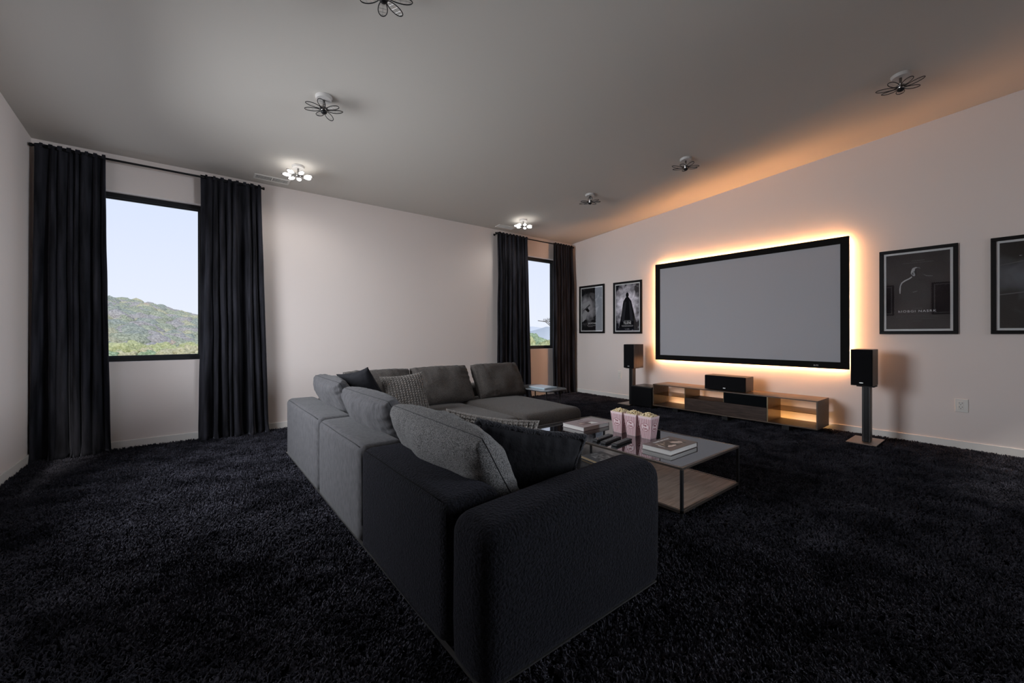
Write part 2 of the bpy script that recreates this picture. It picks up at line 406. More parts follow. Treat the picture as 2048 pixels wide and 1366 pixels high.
lk(gi.outputs[0], dp.inputs[0]); lk(dp.outputs['Points'], ip.inputs['Points']); lk(oi.outputs['Geometry'], ip.inputs['Instance'])
lk(nz.outputs['Color'], vm.inputs[0]); lk(vm.outputs[0], vm2.inputs[0]); lk(vm2.outputs[0], vm3.inputs[0]); lk(rv.outputs[0], vm3.inputs[1])
lk(vm3.outputs[0], ip.inputs['Rotation']); lk(rs.outputs[1], ip.inputs['Scale'])
lk(ip.outputs[0], jg.inputs[0]); lk(gi.outputs[0], jg.inputs[0]); lk(jg.outputs[0], go.inputs[0])
md = carpet.modifiers.new('pile', 'NODES'); md.node_group = ng

# ================================================================== outside: canopy below the window, wooded hills
leafy = []
for i, (c1, c2) in enumerate([((.30,.34,.14,1), (.70,.70,.38,1)), ((.38,.36,.20,1), (.74,.68,.44,1)), ((.20,.29,.15,1), (.50,.60,.38,1))]):
    m = mat('tree_foliage_%s' % 'abc'[i], c1, .95); varcol(m, c1, c2, 7, 10, .32, .68); bump(m, 22, 1.0, .12, 8); leafy.append(m)
def crown(bm, c, r, rnd, sub=2, flat=.85):
    g = bmesh.ops.create_icosphere(bm, subdivisions=sub, radius=1)
    o = rnd.uniform(0, 50)
    for v in g['verts']:
        k = 1 + .38*noise.noise(v.co*1.9 + Vector((o, o, 0))) + .16*noise.noise(v.co*4.6 + Vector((o, 0, o)))
        if sub > 3: k += .10*noise.noise(v.co*11 + Vector((o, 0, 0))) + .07*noise.noise(v.co*23)
        v.co = Vector(c) + Vector((v.co.x*r*k, v.co.y*r*k, v.co.z*r*k*flat))
rnd = random.Random(11)
hill_m = mat('wooded_slope', (.22,.25,.17,1), 1.0); varcol(hill_m, (.12,.14,.11,1), (.30,.33,.22,1), .04, 5)
def hill(name, poly, label=None):
    pass
def eye_dir(px):                                 # compass bearing of a column of the view
    a = math.atan((px-1024)/812); return .6694 + a
def ridge_h(px):                                 # height angle (tan) of the skyline, by bearing
    pts = [(-400, .062), (0, .060), (215, .0485), (290, .046), (400, .0300), (520, .018), (700, .010), (1000, .004), (1400, .0)]
    for (a, b), (c, d) in zip(pts, pts[1:]):
        if a <= px <= c: return b + (d-b)*(px-a)/(c-a)
    return pts[0][1] if px < -400 else pts[-1][1]
# terrain: fan of slope from 60 m to 330 m, in bearings
bm = bmesh.new(); rows = []
for j in range(14):
    d = 70 + j*22; row = []
    for i in range(44):
        px = -500 + i*45; b = eye_dir(px); f = j/13
        z = 1.2 - 16 + (16 + ridge_h(px)*356/math.cos(math.atan((px-1024)/812)) - 8.5)*(f**.8)
        row.append(bm.verts.new((math.sin(b)*d, math.cos(b)*d, z)))
    rows.append(row)
for j in range(13):
    for i in range(43): bm.faces.new((rows[j][i], rows[j][i+1], rows[j+1][i+1], rows[j+1][i]))
tag(link('hillside', bm, hill_m, smooth=True), kind='structure')
forest_mats = []  # woodland colours paled and greyed to carry distance haze
for i, (c1, c2) in enumerate([((.22,.25,.17,1), (.56,.58,.43,1)), ((.27,.25,.24,1), (.58,.55,.51,1)), ((.34,.33,.21,1), (.68,.65,.44,1)), ((.44,.33,.24,1), (.66,.54,.42,1)), ((.20,.23,.19,1), (.50,.53,.44,1))]):
    m = mat('far_foliage_%s' % 'abcde'[i], c1, 1.0); varcol(m, c1, c2, 2.2, 10, .34, .66); bump(m, 5, 1.0, .5, 8); forest_mats.append(m)
_g = bmesh.new(); bmesh.ops.create_icosphere(_g, subdivisions=2, radius=1); _g.verts.ensure_lookup_table()
ico_v = [v.co.copy() for v in _g.verts]; ico_f = [tuple(v.index for v in f.verts) for f in _g.faces]; _g.free()
FV, FF, FM = [], [], []
for k in range(1700):
    mi = rnd.choices(range(5), (34, 26, 18, 3, 19))[0]
    px = rnd.uniform(60, 560); b = eye_dir(px); f = rnd.random()**.75; d = 84 + f*272
    z = 1.2 - 16 + (16 + ridge_h(px)*356/math.cos(math.atan((px-1024)/812)) - 8.5)*(((d-70)/286)**.8)
    r = rnd.uniform(2.2, 4.6); o = rnd.uniform(0, 50); n0 = len(FV); cx_, cy_, cz_ = math.sin(b)*d, math.cos(b)*d, z+r*1.0+(4.6-r)*.7 + rnd.uniform(-.6, .8)
    for v in ico_v:
        q = 1 + .22*noise.noise(v*1.9 + Vector((o, o, 0))) + .20*noise.noise(v*5.6 + Vector((o, 0, o)))
        FV.append((cx_+v.x*r*q, cy_+v.y*r*q, cz_+v.z*r*q))
    FF += [tuple(i+n0 for i in t_) for t_ in ico_f]; FM += [mi]*len(ico_f)
fme = bpy.data.meshes.new('forest'); fme.from_pydata(FV, [], FF); fme.polygons.foreach_set('material_index', FM); fme.polygons.foreach_set('use_smooth', [True]*len(FF))
fo = bpy.data.objects.new('forest', fme); C.objects.link(fo)
for m in forest_mats: fo.data.materials.append(m)
tag(fo, 'hazy mixed spring woodland covering the hill beyond the left window', 'forest', kind='stuff')
# nearer yellow-green trees just below the sill
bark = mat('bark', (.10,.085,.07,1), .95)
def near_tree(px, d, top, r, m, label, group=None):
    b = eye_dir(px); x, y = math.sin(b)*d, math.cos(b)*d
    t = empty('leafy_tree', (x, y, top-9), label, 'tree', group)
    bm = bmesh.new(); cyl(bm, (0,0,0), (0,0,9-r*.8), .22, 8, .12); link('trunk', bm, bark, t)
    bm = bmesh.new(); rr = random.Random(int(px*7+d))
    for k in range(9):
        a = rr.uniform(0, 2*PI); q = rr.uniform(0, r*.75)
        crown(bm, (math.cos(a)*q, math.sin(a)*q, 9 - r*.75 - q*.35 + rr.uniform(-.2,.2)), r*rr.uniform(.4,.6), rr, 4)
    link('crown', bm, m, t, smooth=True)
    return t
gcan = 'yellow-green trees just below the left window'
for i in range(16):
    row = i % 3; px = 170 + (i//3)*52 + row*15; d = (58, 46, 34)[row]
    a = (px-1024)/812; k = math.sqrt(1+a*a)
    yy = (669, 676, 685)[row] + rnd.uniform(-2, 4) + (5 if px > 360 else 0)
    near_tree(px, d, 1.2 - (yy-669)/812*d/k, (2.3, 1.95, 1.5)[row], leafy[(0, 1, 2, 0, 0, 1)[i % 6]], 'yellow-green leafy tree among those seen just above the left sill', gcan)
# right window: bush slope, hazy blue hills and a flat-topped tree
haze1 = mat('hazy_blue_hill', srgb(196,200,204), 1.0); haze2 = mat('hazy_near_hill', srgb(176,182,186), 1.0)  # haze of distance is mixed into both hill colours
def far_ridge(name, pts, d, m, label):
    bm = bmesh.new(); prev = None
    for px, yy in pts:
        b = eye_dir(px); k = math.cos(math.atan((px-1024)/812)); dd = d/k
        z = 1.2 + (669-yy)/812*d
        x, y = math.sin(b)*dd, math.cos(b)*dd
        cur = [bm.verts.new((x*.78, y*.78, -70)), bm.verts.new((x, y, z)), bm.verts.new((x*1.2, y*1.2, -70))]
        if prev:
            bm.faces.new((prev[0], cur[0], cur[1], prev[1])); bm.faces.new((prev[1], cur[1], cur[2], prev[2]))
        prev = cur
    bmesh.ops.subdivide_edges(bm, edges=bm.edges, cuts=2, use_grid_fill=True, smooth=.3)
    return tag(link(name, bm, m, smooth=True), label, 'hill')
far_ridge('far_hill', [(700,652), (900,658), (1000,655), (1045,654.5), (1065,653), (1085,656), (1105,658), (1150,652), (1300,650), (1600,655)], 1500, haze1, 'pale blue far ridge on the horizon beyond the right window')
far_ridge('near_hill', [(800,690), (1000,676), (1062,662), (1080,657.5), (1092,653.5), (1105,653.5), (1140,655), (1200,664), (1400,680)], 900, haze2, 'grey-blue rounded hill nearer than the far ridge, right window')
for i, (px, yy, d, r) in enumerate([(1056, 653, 46, 2.6), (1064, 662, 40, 2.0), (1048, 668, 32, 1.8), (1074, 672, 34, 1.5), (1085, 674, 31, 1.3), (1096, 672, 28, 1.2), (1108, 674, 30, 1.3)]):
    a = (px-1024)/812; k = math.sqrt(1+a*a)
    near_tree(px, d*k, 1.2 - (yy-669)/812*d, r, leafy[(2, 2, 0, 2, 2, 0, 2)[i]], 'green bushy tree low in the right window', 'green bushy trees low in the right window')
b = eye_dir(1118); d = 24.; k = math.cos(math.atan((1118-1024)/812)); tx, ty = math.sin(b)*d/k, math.cos(b)*d/k
t = empty('flat_topped_tree', (tx, ty, -6.1), 'flat-topped bare tree with spreading branches at right of far window', 'tree')
bm = bmesh.new(); cyl(bm, (0,0,0), (0,0,7.4), .14, 8, .09); link('trunk', bm, bark, t)
rt_ = Vector((math.cos(.6694), -math.sin(.6694), 0))
bm = bmesh.new(); rr = random.Random(3)
for k in range(9):
    a = k*2*PI/9 + PI; dv = rt_*math.cos(a) + Vector((-rt_.y, rt_.x, 0))*math.sin(a)
    tube(bm, [(0,0,7.3), Vector((0,0,7.75)) + dv*.45, Vector((0,0,8.05)) + dv*.8, Vector((0,0,8.12)) + dv*(1.15 if k else 1.25)], .022, 5)
link('branch', bm, bark, t)
bm = bmesh.new()
for k in range(420):
    a = rr.uniform(0, 2*PI); q = math.sqrt(rr.random())*.95; dv = Vector((math.cos(a)*q, math.sin(a)*q, 8.1 + rr.uniform(0, .26)*(1-q*.6)))
    u = Vector((rr.uniform(-1,1), rr.uniform(-1,1), rr.uniform(-.3,.6))).normalized()*.09
    tube(bm, [dv, dv+u], .006, 3)
twig = link('twig_canopy', bm, mat('grey_twigs', (.20,.19,.17,1), .95), t); twig['kind'] = 'stuff'

# ================================================================== curtains
def curtain(x0t, x1t, x0b, x1b, folds, seed, label, pin=0.5):
    yc = YB - .115; ztop = 3.035
    t = empty('curtain', ((x0t+x1t)/2, yc, 0), label, 'curtain', 'black velvet curtains')
    rn = random.Random(seed); cx = (x0t+x1t)/2
    nu, nv = folds*14, 60
    ph = [rn.uniform(-.35, .35) for _ in range(folds+2)]; am = [rn.uniform(.45, 1.25) for _ in range(folds+2)]
    bm = bmesh.new(); G = []
    for j in range(nv+1):
        v = j/nv; z = ztop*(1-v) + (-.012)*v; row = []
        for i in range(nu+1):
            u = i/nu; k = (u + .035*math.sin(2*PI*u*1.5+seed*1.7) + .02*math.sin(2*PI*u*3.3+seed))*folds; k = max(0, min(folds, k))
            i0 = int(min(k, folds)); f = k-i0; sm = f*f*(3-2*f)
            p = ph[i0]*(1-sm) + ph[min(i0+1, folds+1)]*sm; a = am[i0]*(1-sm) + am[min(i0+1, folds+1)]*sm
            e0 = x0t + (x0b-x0t)*v**1.5 - .0*v; e1 = x1t + (x1b-x1t)*v**1.5
            wav = math.sin(2*PI*(k + p*v*.8))
            dep = (.016 + .026*min(1, v*4) + .016*v)*a
            y = yc + dep*wav*(abs(wav)**-.25 if abs(wav) > .05 else 1) + .012*math.sin(k*1.7+seed)*v
            x = e0 + (e1-e0)*u + .012*math.sin(2*PI*k*.5+seed+v*2.2)*v + .010*math.cos(2*PI*k)*min(1, v*3)
            y += .010*noise.noise(Vector((x*5, z*1.3, seed))) ; x += .006*noise.noise(Vector((x*6, z*2, seed+5)))
            if v > .955:                           # fabric breaks softly on the carpet
                q = (v-.955)/.045; y -= q*q*.030*(1+.6*math.sin(k*3.1+seed)); x += q*.010*math.sin(k*4.3)
            zz = z + (.004*math.sin(2*PI*k+.6) if j == 0 else 0)
            row.append(bm.verts.new((x-cx, y-yc, max(zz, .0))))
        G.append(row)
    for j in range(nv):
        for i in range(nu): bm.faces.new((G[j][i], G[j][i+1], G[j+1][i+1], G[j+1][i]))
    o = link('curtain_cloth', bm, velvet, t, smooth=True)
    s = o.modifiers.new('thickness', 'SOLIDIFY'); s.thickness = .004; s.offset = 0
    for k in range(folds):                        # tabs that carry the rod
        if k % 1 == 0:
            u = (k+.72)/folds; xx = x0t + (x1t-x0t)*u - cx; w = rn.uniform(.010, .017)
            bm = bmesh.new(); pts = []
            zt = ztop - .02
            prof = [(-.018, -.012), (-.020, 0), (-.014, .024), (0, .034), (.014, .024), (.020, 0), (.018, -.012)]
            ra = [bm.verts.new((xx-w, a, zt+b_)) for a, b_ in prof]; rb = [bm.verts.new((xx+w, a, zt+b_+rn.uniform(-.002,.002))) for a, b_ in prof]
            for i in range(len(prof)-1): bm.faces.new((ra[i], ra[i+1], rb[i+1], rb[i]))
            q = link('curtain_tab', bm, velvet, t); q.modifiers.new('thickness', 'SOLIDIFY').thickness = .004
    return t
curtain(-1.168, -.68, -1.185, -.655, 8, 1, 'black velvet curtain in the corner, left of the large left window')
curtain(.09, .683, .07, .765, 8, 2, 'black velvet curtain on the right side of the large left window')
curtain(4.305, 5.01, 4.27, 5.03, 9, 3, 'black velvet curtain on the left side of the far right window')
curtain(5.70, 6.235, 5.68, 6.28, 7, 4, 'black velvet curtain in the far corner beside the small framed posters')
def rod(x0, x1, label):
    t = empty('curtain_rod', ((x0+x1)/2, YB-.115, 3.012), label, 'curtain rod')
    h = (x1-x0)/2
    bm = bmesh.new(); cyl(bm, (-h,0,0), (h,0,0), .011, 14); link('rod', bm, black_metal, t, True)
    for s in (-1, 1):
        bm = bmesh.new(); cyl(bm, (s*h,0,0), (s*(h+.02),0,0), .017, 14); link('finial', bm, black_metal, t)
        bm = bmesh.new(); cyl(bm, (s*(h-.03),.0,-.004), (s*(h-.03),.115,-.004), .006, 8); cyl(bm, (s*(h-.03),.107,-.004), (s*(h-.03),.115,-.004), .02, 12); link('bracket', bm, black_metal, t)
rod(-1.18, .70, 'black metal curtain rod above the large left window')
rod(4.285, 6.26, 'black metal curtain rod above the far right window')

# ================================================================== ceiling lights
crystal = mat('crystal_glass', (.85,.85,.85,1), .08, 0, Transmission_Weight=.75, IOR=1.45)
mesh_m = mat('petal_mesh', (.42,.41,.40,1), .3, .9)
bulb_on = emis('lit_bulb', (1, .97, .93, 1), 6)
canopy_m = mat('lamp_canopy', srgb(196,192,188), .5, 0)
def petal_outline(r0, r1, w, a, lift):
    c, s = math.cos(a), math.sin(a); pts = []
    for k in range(24):
        t = 2*PI*k/24; rr = (r0+r1)/2 - math.cos(t)*(r1-r0)/2; ww = math.sin(t)*w*(.75 + .25*(rr-r0)/(r1-r0))
        pts.append((c*rr - s*ww, s*rr + c*ww, lift*((rr-r0)/(r1-r0))**1.4 ))
    return pts
def flower(loc, rz, lit, label, seed, flat=0):
    t = empty('ceiling_light', loc, label, 'ceiling light', 'flower ceiling lights', rz)
    t.rotation_euler = (-math.atan(SL)*0, 0, rz)
    rn = random.Random(seed)
    tilt = Matrix.Rotation(-rz, 4, 'Z') @ Matrix.Rotation(-math.atan(SL), 4, 'X') @ Matrix.Rotation(rz, 4, 'Z')
    bm = bmesh.new(); bmesh.ops.create_cone(bm, cap_ends=True, segments=64, radius1=.062, radius2=.070, depth=.028, matrix=tilt @ Matrix.Translation((0,0,-.014)))
    link('canopy', bm, canopy_m, t, bevel=.003)
    bm = bmesh.new(); cyl(bm, (0,0,-.02), (0,0,-.105), .010, 12); link('stem', bm, chrome, t, True)
    bm = bmesh.new(); cyl(bm, (0,0,-.096), (0,0,-.125), .034, 20, .026); link('hub', bm, chrome, t, bevel=.003)
    if not lit:
        bm = bmesh.new()
        bmesh.ops.create_uvsphere(bm, u_segments=14, v_segments=8, radius=.026, matrix=Matrix.Translation((0,0,-.132)) @ Matrix.Diagonal((1,1,.7,1))); link('lamp_lens', bm, black_metal, t, True)
    n = 7
    for k in range(n):
        a = 2*PI*k/n + rn.uniform(-.1, .1); r1 = rn.uniform(.15, .175); lift = rn.uniform(-.018, .03)
        M = Matrix.Translation((0,0,-.112))
        bm = bmesh.new(); tube(bm, [M @ Vector(p) for p in petal_outline(.03, r1, .032, a, lift)], .0032, 5, True)
        pt = link('petal', bm, black_metal if not lit else chrome, t, True)
        # crystal wires inside the loop
        bm = bmesh.new(); o = petal_outline(.036, r1-.006, .026, a, lift)
        for q in range(2, 12, 2):
            tube(bm, [M @ Vector(o[q]), M @ Vector(o[24-q])], .0012, 4)
        c_, s_ = math.cos(a), math.sin(a)
        tube(bm, [M @ Vector((c_*.036, s_*.036, 0)), M @ Vector((c_*(r1-.006), s_*(r1-.006), lift))], .0012, 4)
        link('crystal_wires', bm, mesh_m, pt)
        if lit:
            bm = bmesh.new(); rr = .03 + (r1-.03)*.60
            bmesh.ops.create_uvsphere(bm, u_segments=12, v_segments=8, radius=1,
                matrix=M @ Matrix.Translation((c_*rr, s_*rr, lift*.5)) @ Matrix.Rotation(a, 4, 'Z') @ Matrix.Diagonal((.044, .026, .018, 1)))
            link('bulb', bm, bulb_on, pt, True)
    return t
lamps = [(.93, 2.44, 0, 'unlit flower ceiling light cut off by the top edge of the picture'), (.915, 3.80, 0, 'unlit flower ceiling light nearest the lit one by the left window'),
 (.985, 5.26, 1, 'lit flower ceiling light beside the vent, near the left window'), (4.46, 5.32, 1, 'lit flower ceiling light near the curtain of the far window'),
 (4.62, 3.98, 0, 'small unlit flower ceiling light next to the far lit one'), (4.80, 2.60, 0, 'unlit flower ceiling light above the left part of the screen'), (4.99, .69, 0, 'unlit flower ceiling light nearest the large posters')]
for i, (x, y, lit, lab) in enumerate(lamps):
    flower((x, y, zc(y)), .4+i*1.3, lit, lab, i)
    if lit: light('lamp_light', 'SPOT', (x, y, zc(y)-.17), 11, (1, .95, .9), shadow_soft_size=.10, spot_size=R(168), spot_blend=.7)

# ================================================================== vents, sockets
def vent(x0, x1, y0, y1, label):
    cx, cy_ = (x0+x1)/2, (y0+y1)/2; t = empty('ceiling_vent', (cx, cy_, zc(cy_)), label, 'vent'); t.rotation_euler = (-math.atan(SL), 0, 0)
    w, d = (x1-x0)/2, (y1-y0)/2
    bm = bmesh.new()
    for b in [(-w, w, -d, -d+.02), (-w, w, d-.02, d), (-w, -w+.02, -d+.02, d-.02), (w-.02, w, -d+.02, d-.02), (-.008, .008, -d+.02, d-.02)]: box(bm, *b, -.008, .001)
    link('vent_frame', bm, trim_m, t)
    bx('vent_duct', (-w+.02, w-.02, -d+.02, d-.02, -.002, .001), slot_m, t)
    n = 26; s0 = None
    for k in range(n):
        xx = -w+.028 + (2*w-.056)*k/(n-1)
        if abs(xx) < .012: continue
        M = Matrix.Translation((xx, 0, -.005)) @ Matrix.Rotation(R(28), 4, 'Y')
        bx('vent_slat', (-.0035, .0035, -d+.02, d-.02, -.0012, .0012), trim_m, t, mtx=M)
vent(.60, 1.0-.02, 5.70, 5.84, 'white slotted ceiling vent next to the lit left lamp')
vent(4.24, 4.60, 5.70, 5.84, 'white ceiling vent above the curtain of the far window')
def socket(y0, y1, z0, z1, label, double):
    t = empty('wall_socket', (XR, (y0+y1)/2, (z0+z1)/2), label, 'socket'); w, h = (y1-y0)/2, (z1-z0)/2
    bx('cover_plate', (-.007, 0, -w, w, -h, h), plastic_w, t, .003)
    cyy = .0 if not double else w*.12
    bx('outlet_face', (-.010, -.006, cyy-w*.42, cyy+w*.42, -h*.62, h*.62), plastic_w, t, .002)
    bm = bmesh.new()
    for s in (-1, 1):
        zz = s*h*.3
        for q in (-1, 1): box(bm, -.0106, -.0099, cyy+q*.010-.0017, cyy+q*.010+.0017, zz, zz+.011)
        box(bm, -.0106, -.0099, cyy-.003, cyy+.003, zz-.014, zz-.008)
    link('socket_slots', bm, slot_m, t)
socket(.366, .462, .378, .516, 'white double wall socket on the right, under the large posters', True)
socket(4.705, 4.785, .36, .515, 'white wall socket behind the far speaker stand, under the small posters', False)

# ================================================================== projection screen with warm backlight
sx0 = XR-.075
sc = empty('projection_screen', (XR, 2.64, 1.58), 'large black-framed grey projection screen glowing warm at its edges', 'screen')
SY0, SY1, SZ0, SZ1 = 1.327, 3.95, .765, 2.395; fw_ = .085
def sl(x0, x1, y0, y1, z0, z1): return (x0-XR, x1-XR, y0-2.64, y1-2.64, z0-1.58, z1-1.58)
felt = mat('black_felt_frame', (.006,.006,.006,1), .85); P(felt).inputs['Specular IOR Level'].default_value = .15
bx('screen_frame', sl(sx0, sx0+.035, SY0, SY1, SZ1-fw_, SZ1), felt, sc, .004); bx('screen_frame', sl(sx0, sx0+.035, SY0, SY1, SZ0, SZ0+fw_), felt, sc, .004)
bx('screen_frame', sl(sx0, sx0+.035, SY0, SY0+fw_, SZ0+fw_, SZ1-fw_), felt, sc, .004); bx('screen_frame', sl(sx0, sx0+.035, SY1-fw_, SY1, SZ0+fw_, SZ1-fw_), felt, sc, .004)
bx('screen_surface', sl(sx0+.012, sx0+.02, SY0+fw_-.01, SY1-fw_+.01, SZ0+fw_-.01, SZ1-fw_+.01), screen_m, sc)
text('screen_badge', 'ELITE', .022, (sx0-XR-.001, 1.66-2.64, SZ0+.035-1.58), (R(90), 0, R(-90)), white_print, sc)
led = emis('warm_led', (1.0, .45, .17, 1), 172)
bk = mat('dark_backing', (.02,.02,.02,1), .8)
bx('backing_panel', sl(sx0+.035, sx0+.040, SY0+.02, SY1-.02, SZ0+.02, SZ1-.02), bk, sc)
IN = .020
for nm, b in [('t', (SY0+IN, SY1-IN, SZ1-IN-.012, SZ1-IN)), ('b', (SY0+IN, SY1-IN, SZ0+IN, SZ0+IN+.012)), ('l', (SY1-IN-.012, SY1-IN, SZ0+IN, SZ1-IN)), ('r', (SY0+IN, SY0+IN+.012, SZ0+IN, SZ1-IN))]:
    bx('led_strip', sl(sx0+.046, sx0+.058, *b), led, sc); bx('led_shield', sl(sx0+.0585, sx0+.0600, b[0]-.0, b[1]+.0, b[2]-.0, b[3]+.0), black_metal, sc)  # unseen black plate added to keep strip light off the wall
for y in (1.8, 3.5):
    bx('wall_mount', sl(sx0+.040, XR, y-.05, y+.05, 1.5, 1.7), black_metal, sc)

# ================================================================== posters
def poster(y0, y1, z0, z1, label, art, fr=.036, mat_w=.022, x=None, side=1, fm=None):
    X = XR if x is None else x
    cy_, cz = (y0+y1)/2, (z0+z1)/2; w, h = (y1-y0)/2, (z1-z0)/2
    t = empty('framed_poster', (X, cy_, cz), label, 'poster'); 
    if side < 0: t.rotation_euler = (0, 0, PI)
    fm = fm or mat('black_poster_frame', (.006,.005,.005,1), .5, 0, Specular_IOR_Level=.15)
    for b in [(-w, w, h-fr, h), (-w, w, -h, -h+fr), (-w, -w+fr, -h+fr, h-fr), (w-fr, w, -h+fr, h-fr)]:
        bx('poster_frame', (-.028, 0, *b), fm, t, .003)
    bx('white_border', (-.012, -.004, -w+fr, w-fr, -h+fr, h-fr), mat('poster_border', (.62,.62,.62,1), .7), t)
    aw, ah = w-fr-mat_w, h-fr-mat_w
    pr = bx('print', (-.0135, -.0115, -aw, aw, -ah, ah), mat('poster_black', (.010,.010,.012,1), .6), t)
    art(t, pr, aw, ah)
    g = bx('cover_glass', (-.0195, -.0180, -w+fr-.002, w-fr+.002, -h+fr-.002, h-fr+.002), clear_acrylic if art is art_hand else poster_glass, t)
    return t
poster_glass = thin_glass('picture_glass', 1.7); clear_acrylic = thin_glass('clear_acrylic', 2.4)
def shape(name, pts, m, parent, depth=0):          # flat print; u = to the picture's right (towards -y), v = up, metres
    bm = bmesh.new(); x = -.0136 - .0002*depth
    bm.faces.new([bm.verts.new((x, -u, v)) for u, v in pts])
    bmesh.ops.triangulate(bm, faces=bm.faces)
    return link(name, bm, m, parent)
def lines(name, rows, m, parent, depth=3):
    bm = bmesh.new(); x = -.0136-.0002*depth
    for (u0, u1, v, h, dash) in rows:
        rn = random.Random(int((v+3)*997)); u = u0
        while u < u1:
            l = rn.uniform(.5, 1.6)*dash; e1 = min(u+l, u1)
            bm.faces.new([bm.verts.new((x, -a, b)) for a, b in [(u, v), (e1, v), (e1, v+h), (u, v+h)]]); u = e1 + dash*.35
    return link(name, bm, m, parent)
def smoke_mat(name, c0, c1, scale, cy_, cz, ry, rz_, lo=.42, hi=.75):
    """print: bright smoke whose strength falls off from a centre"""
    m = mat(name, c0, .6, 0, Specular_IOR_Level=.05)
    c = N(m, 'ShaderNodeTexCoord'); mp = N(m, 'ShaderNodeMapping'); mp.inputs['Location'].default_value = (0, -cy_/ry, -cz/rz_); mp.inputs['Scale'].default_value = (0, 1/ry, 1/rz_)
    gr = N(m, 'ShaderNodeTexGradient', gradient_type='SPHERICAL'); n = N(m, 'ShaderNodeTexNoise'); n.inputs['Scale'].default_value = scale; n.inputs['Detail'].default_value = 7; n.inputs['Distortion'].default_value = .8
    ad = N(m, 'ShaderNodeMath', operation='MULTIPLY_ADD'); ad.inputs[1].default_value = .75
    ml = N(m, 'ShaderNodeMath', operation='MULTIPLY'); ml.inputs[1].default_value = .62
    r = N(m, 'ShaderNodeValToRGB'); r.color_ramp.elements[0].color = c0; r.color_ramp.elements[1].color = c1; r.color_ramp.elements[0].position = lo; r.color_ramp.elements[1].position = hi
    L(m, c.outputs['Object'], mp.inputs[0]); L(m, mp.outputs[0], gr.inputs[0]); L(m, c.outputs['Object'], n.inputs['Vector'])
    L(m, gr.outputs[1], ml.inputs[0]); L(m, n.outputs[0], ad.inputs[0]); L(m, ml.outputs[0], ad.inputs[2]); L(m, ad.outputs[0], r.inputs[0]); L(m, r.outputs[0], P(m).inputs['Base Color'])
    return m
ink = mat('dark_ink', (.006,.006,.008,1), .6); ink2 = mat('charcoal_ink', (.028,.028,.034,1), .6); ink3 = mat('mid_grey_ink', (.10,.10,.105,1), .6); ink4 = mat('pale_grey_ink', (.42,.42,.43,1), .6)
RT = (R(90), 0, R(-90))
def art_cloak(t, pr, w, h):
    pr.data.materials[0] = smoke_mat('smoke_print', (.012,.012,.018,1), (.95,.90,.98,1), 9, 0, .04, .40, .52, .46, .84)
    body = [(-.035,.19), (.03,.19), (.085,.12), (.105,.02), (.135,-.10), (.19,-.27), (.21,-h+.04), (-.19,-h+.04), (-.155,-.24), (-.12,-.08), (-.10,.06), (-.085,.12)]
    shape('cloak_figure', body, ink, t, 1)
    shape('cloak_fold', [(.03,.14), (.075,.08), (.10,-.05), (.13,-.25), (.06,-.25), (.05,-.05)], ink2, t, 2)
    shape('cloak_fold', [(-.06,.12), (-.02,.10), (-.05,-.10), (-.07,-.28), (-.13,-.25), (-.10,-.05)], ink2, t, 2)
    hd = [(math.cos(k*2*PI/14)*.033, .232+math.sin(k*2*PI/14)*.048) for k in range(14)]
    shape('head_figure', hd, ink, t, 2); shape('neck_figure', [(-.02,.2), (.02,.2), (.025,.17), (-.025,.17)], ink, t, 2)
    text('poster_title', 'YLLENE', .070, (-.0146, 0, -.285), RT, white_print, t, sx=.72)
    lines('small_print', [(-.13,.13,-.335,.007,.012), (-.12,.12,-.352,.006,.010), (-.07,.07,-.245,.006,.012), (-.05,.05,-.405,.004,.008)], ink4, t)
def art_hand(t, pr, w, h):
    pr.data.materials[0] = smoke_mat('dim_smoke_print', (.012,.012,.014,1), (.45,.44,.46,1), 7, .10, .05, .30, .34, .42, .9)
    shape('sweep', [(-w+.01,.02), (-w+.05,.12), (-.07,.17), (-.03,.15), (-.10,.10), (-w+.03,.03)], ink4, t, 1)
    shape('sweep', [(-w+.02,-.03), (-.13,.05), (-.06,.10), (-.02,.09), (-.10,.03), (-w+.05,-.03)], ink3, t, 2)
    shape('skirt', [(-w+.01,-.10), (-.15,-.02), (-.09,-.06), (-.16,-.20), (-w+.02,-.26)], ink4, t, 1)
    shape('dark_shape', [(-.17,.0), (-.10,.03), (-.05,-.03), (-.09,-.06)], ink, t, 3)
    text('poster_title', 'SALVIETIAN', .050, (-.0146, -.01, -.285), RT, white_print, t, sx=.8)
    lines('small_print', [(-.12,.10,-.335,.007,.012), (-.09,.03,-.352,.005,.010)], ink4, t)
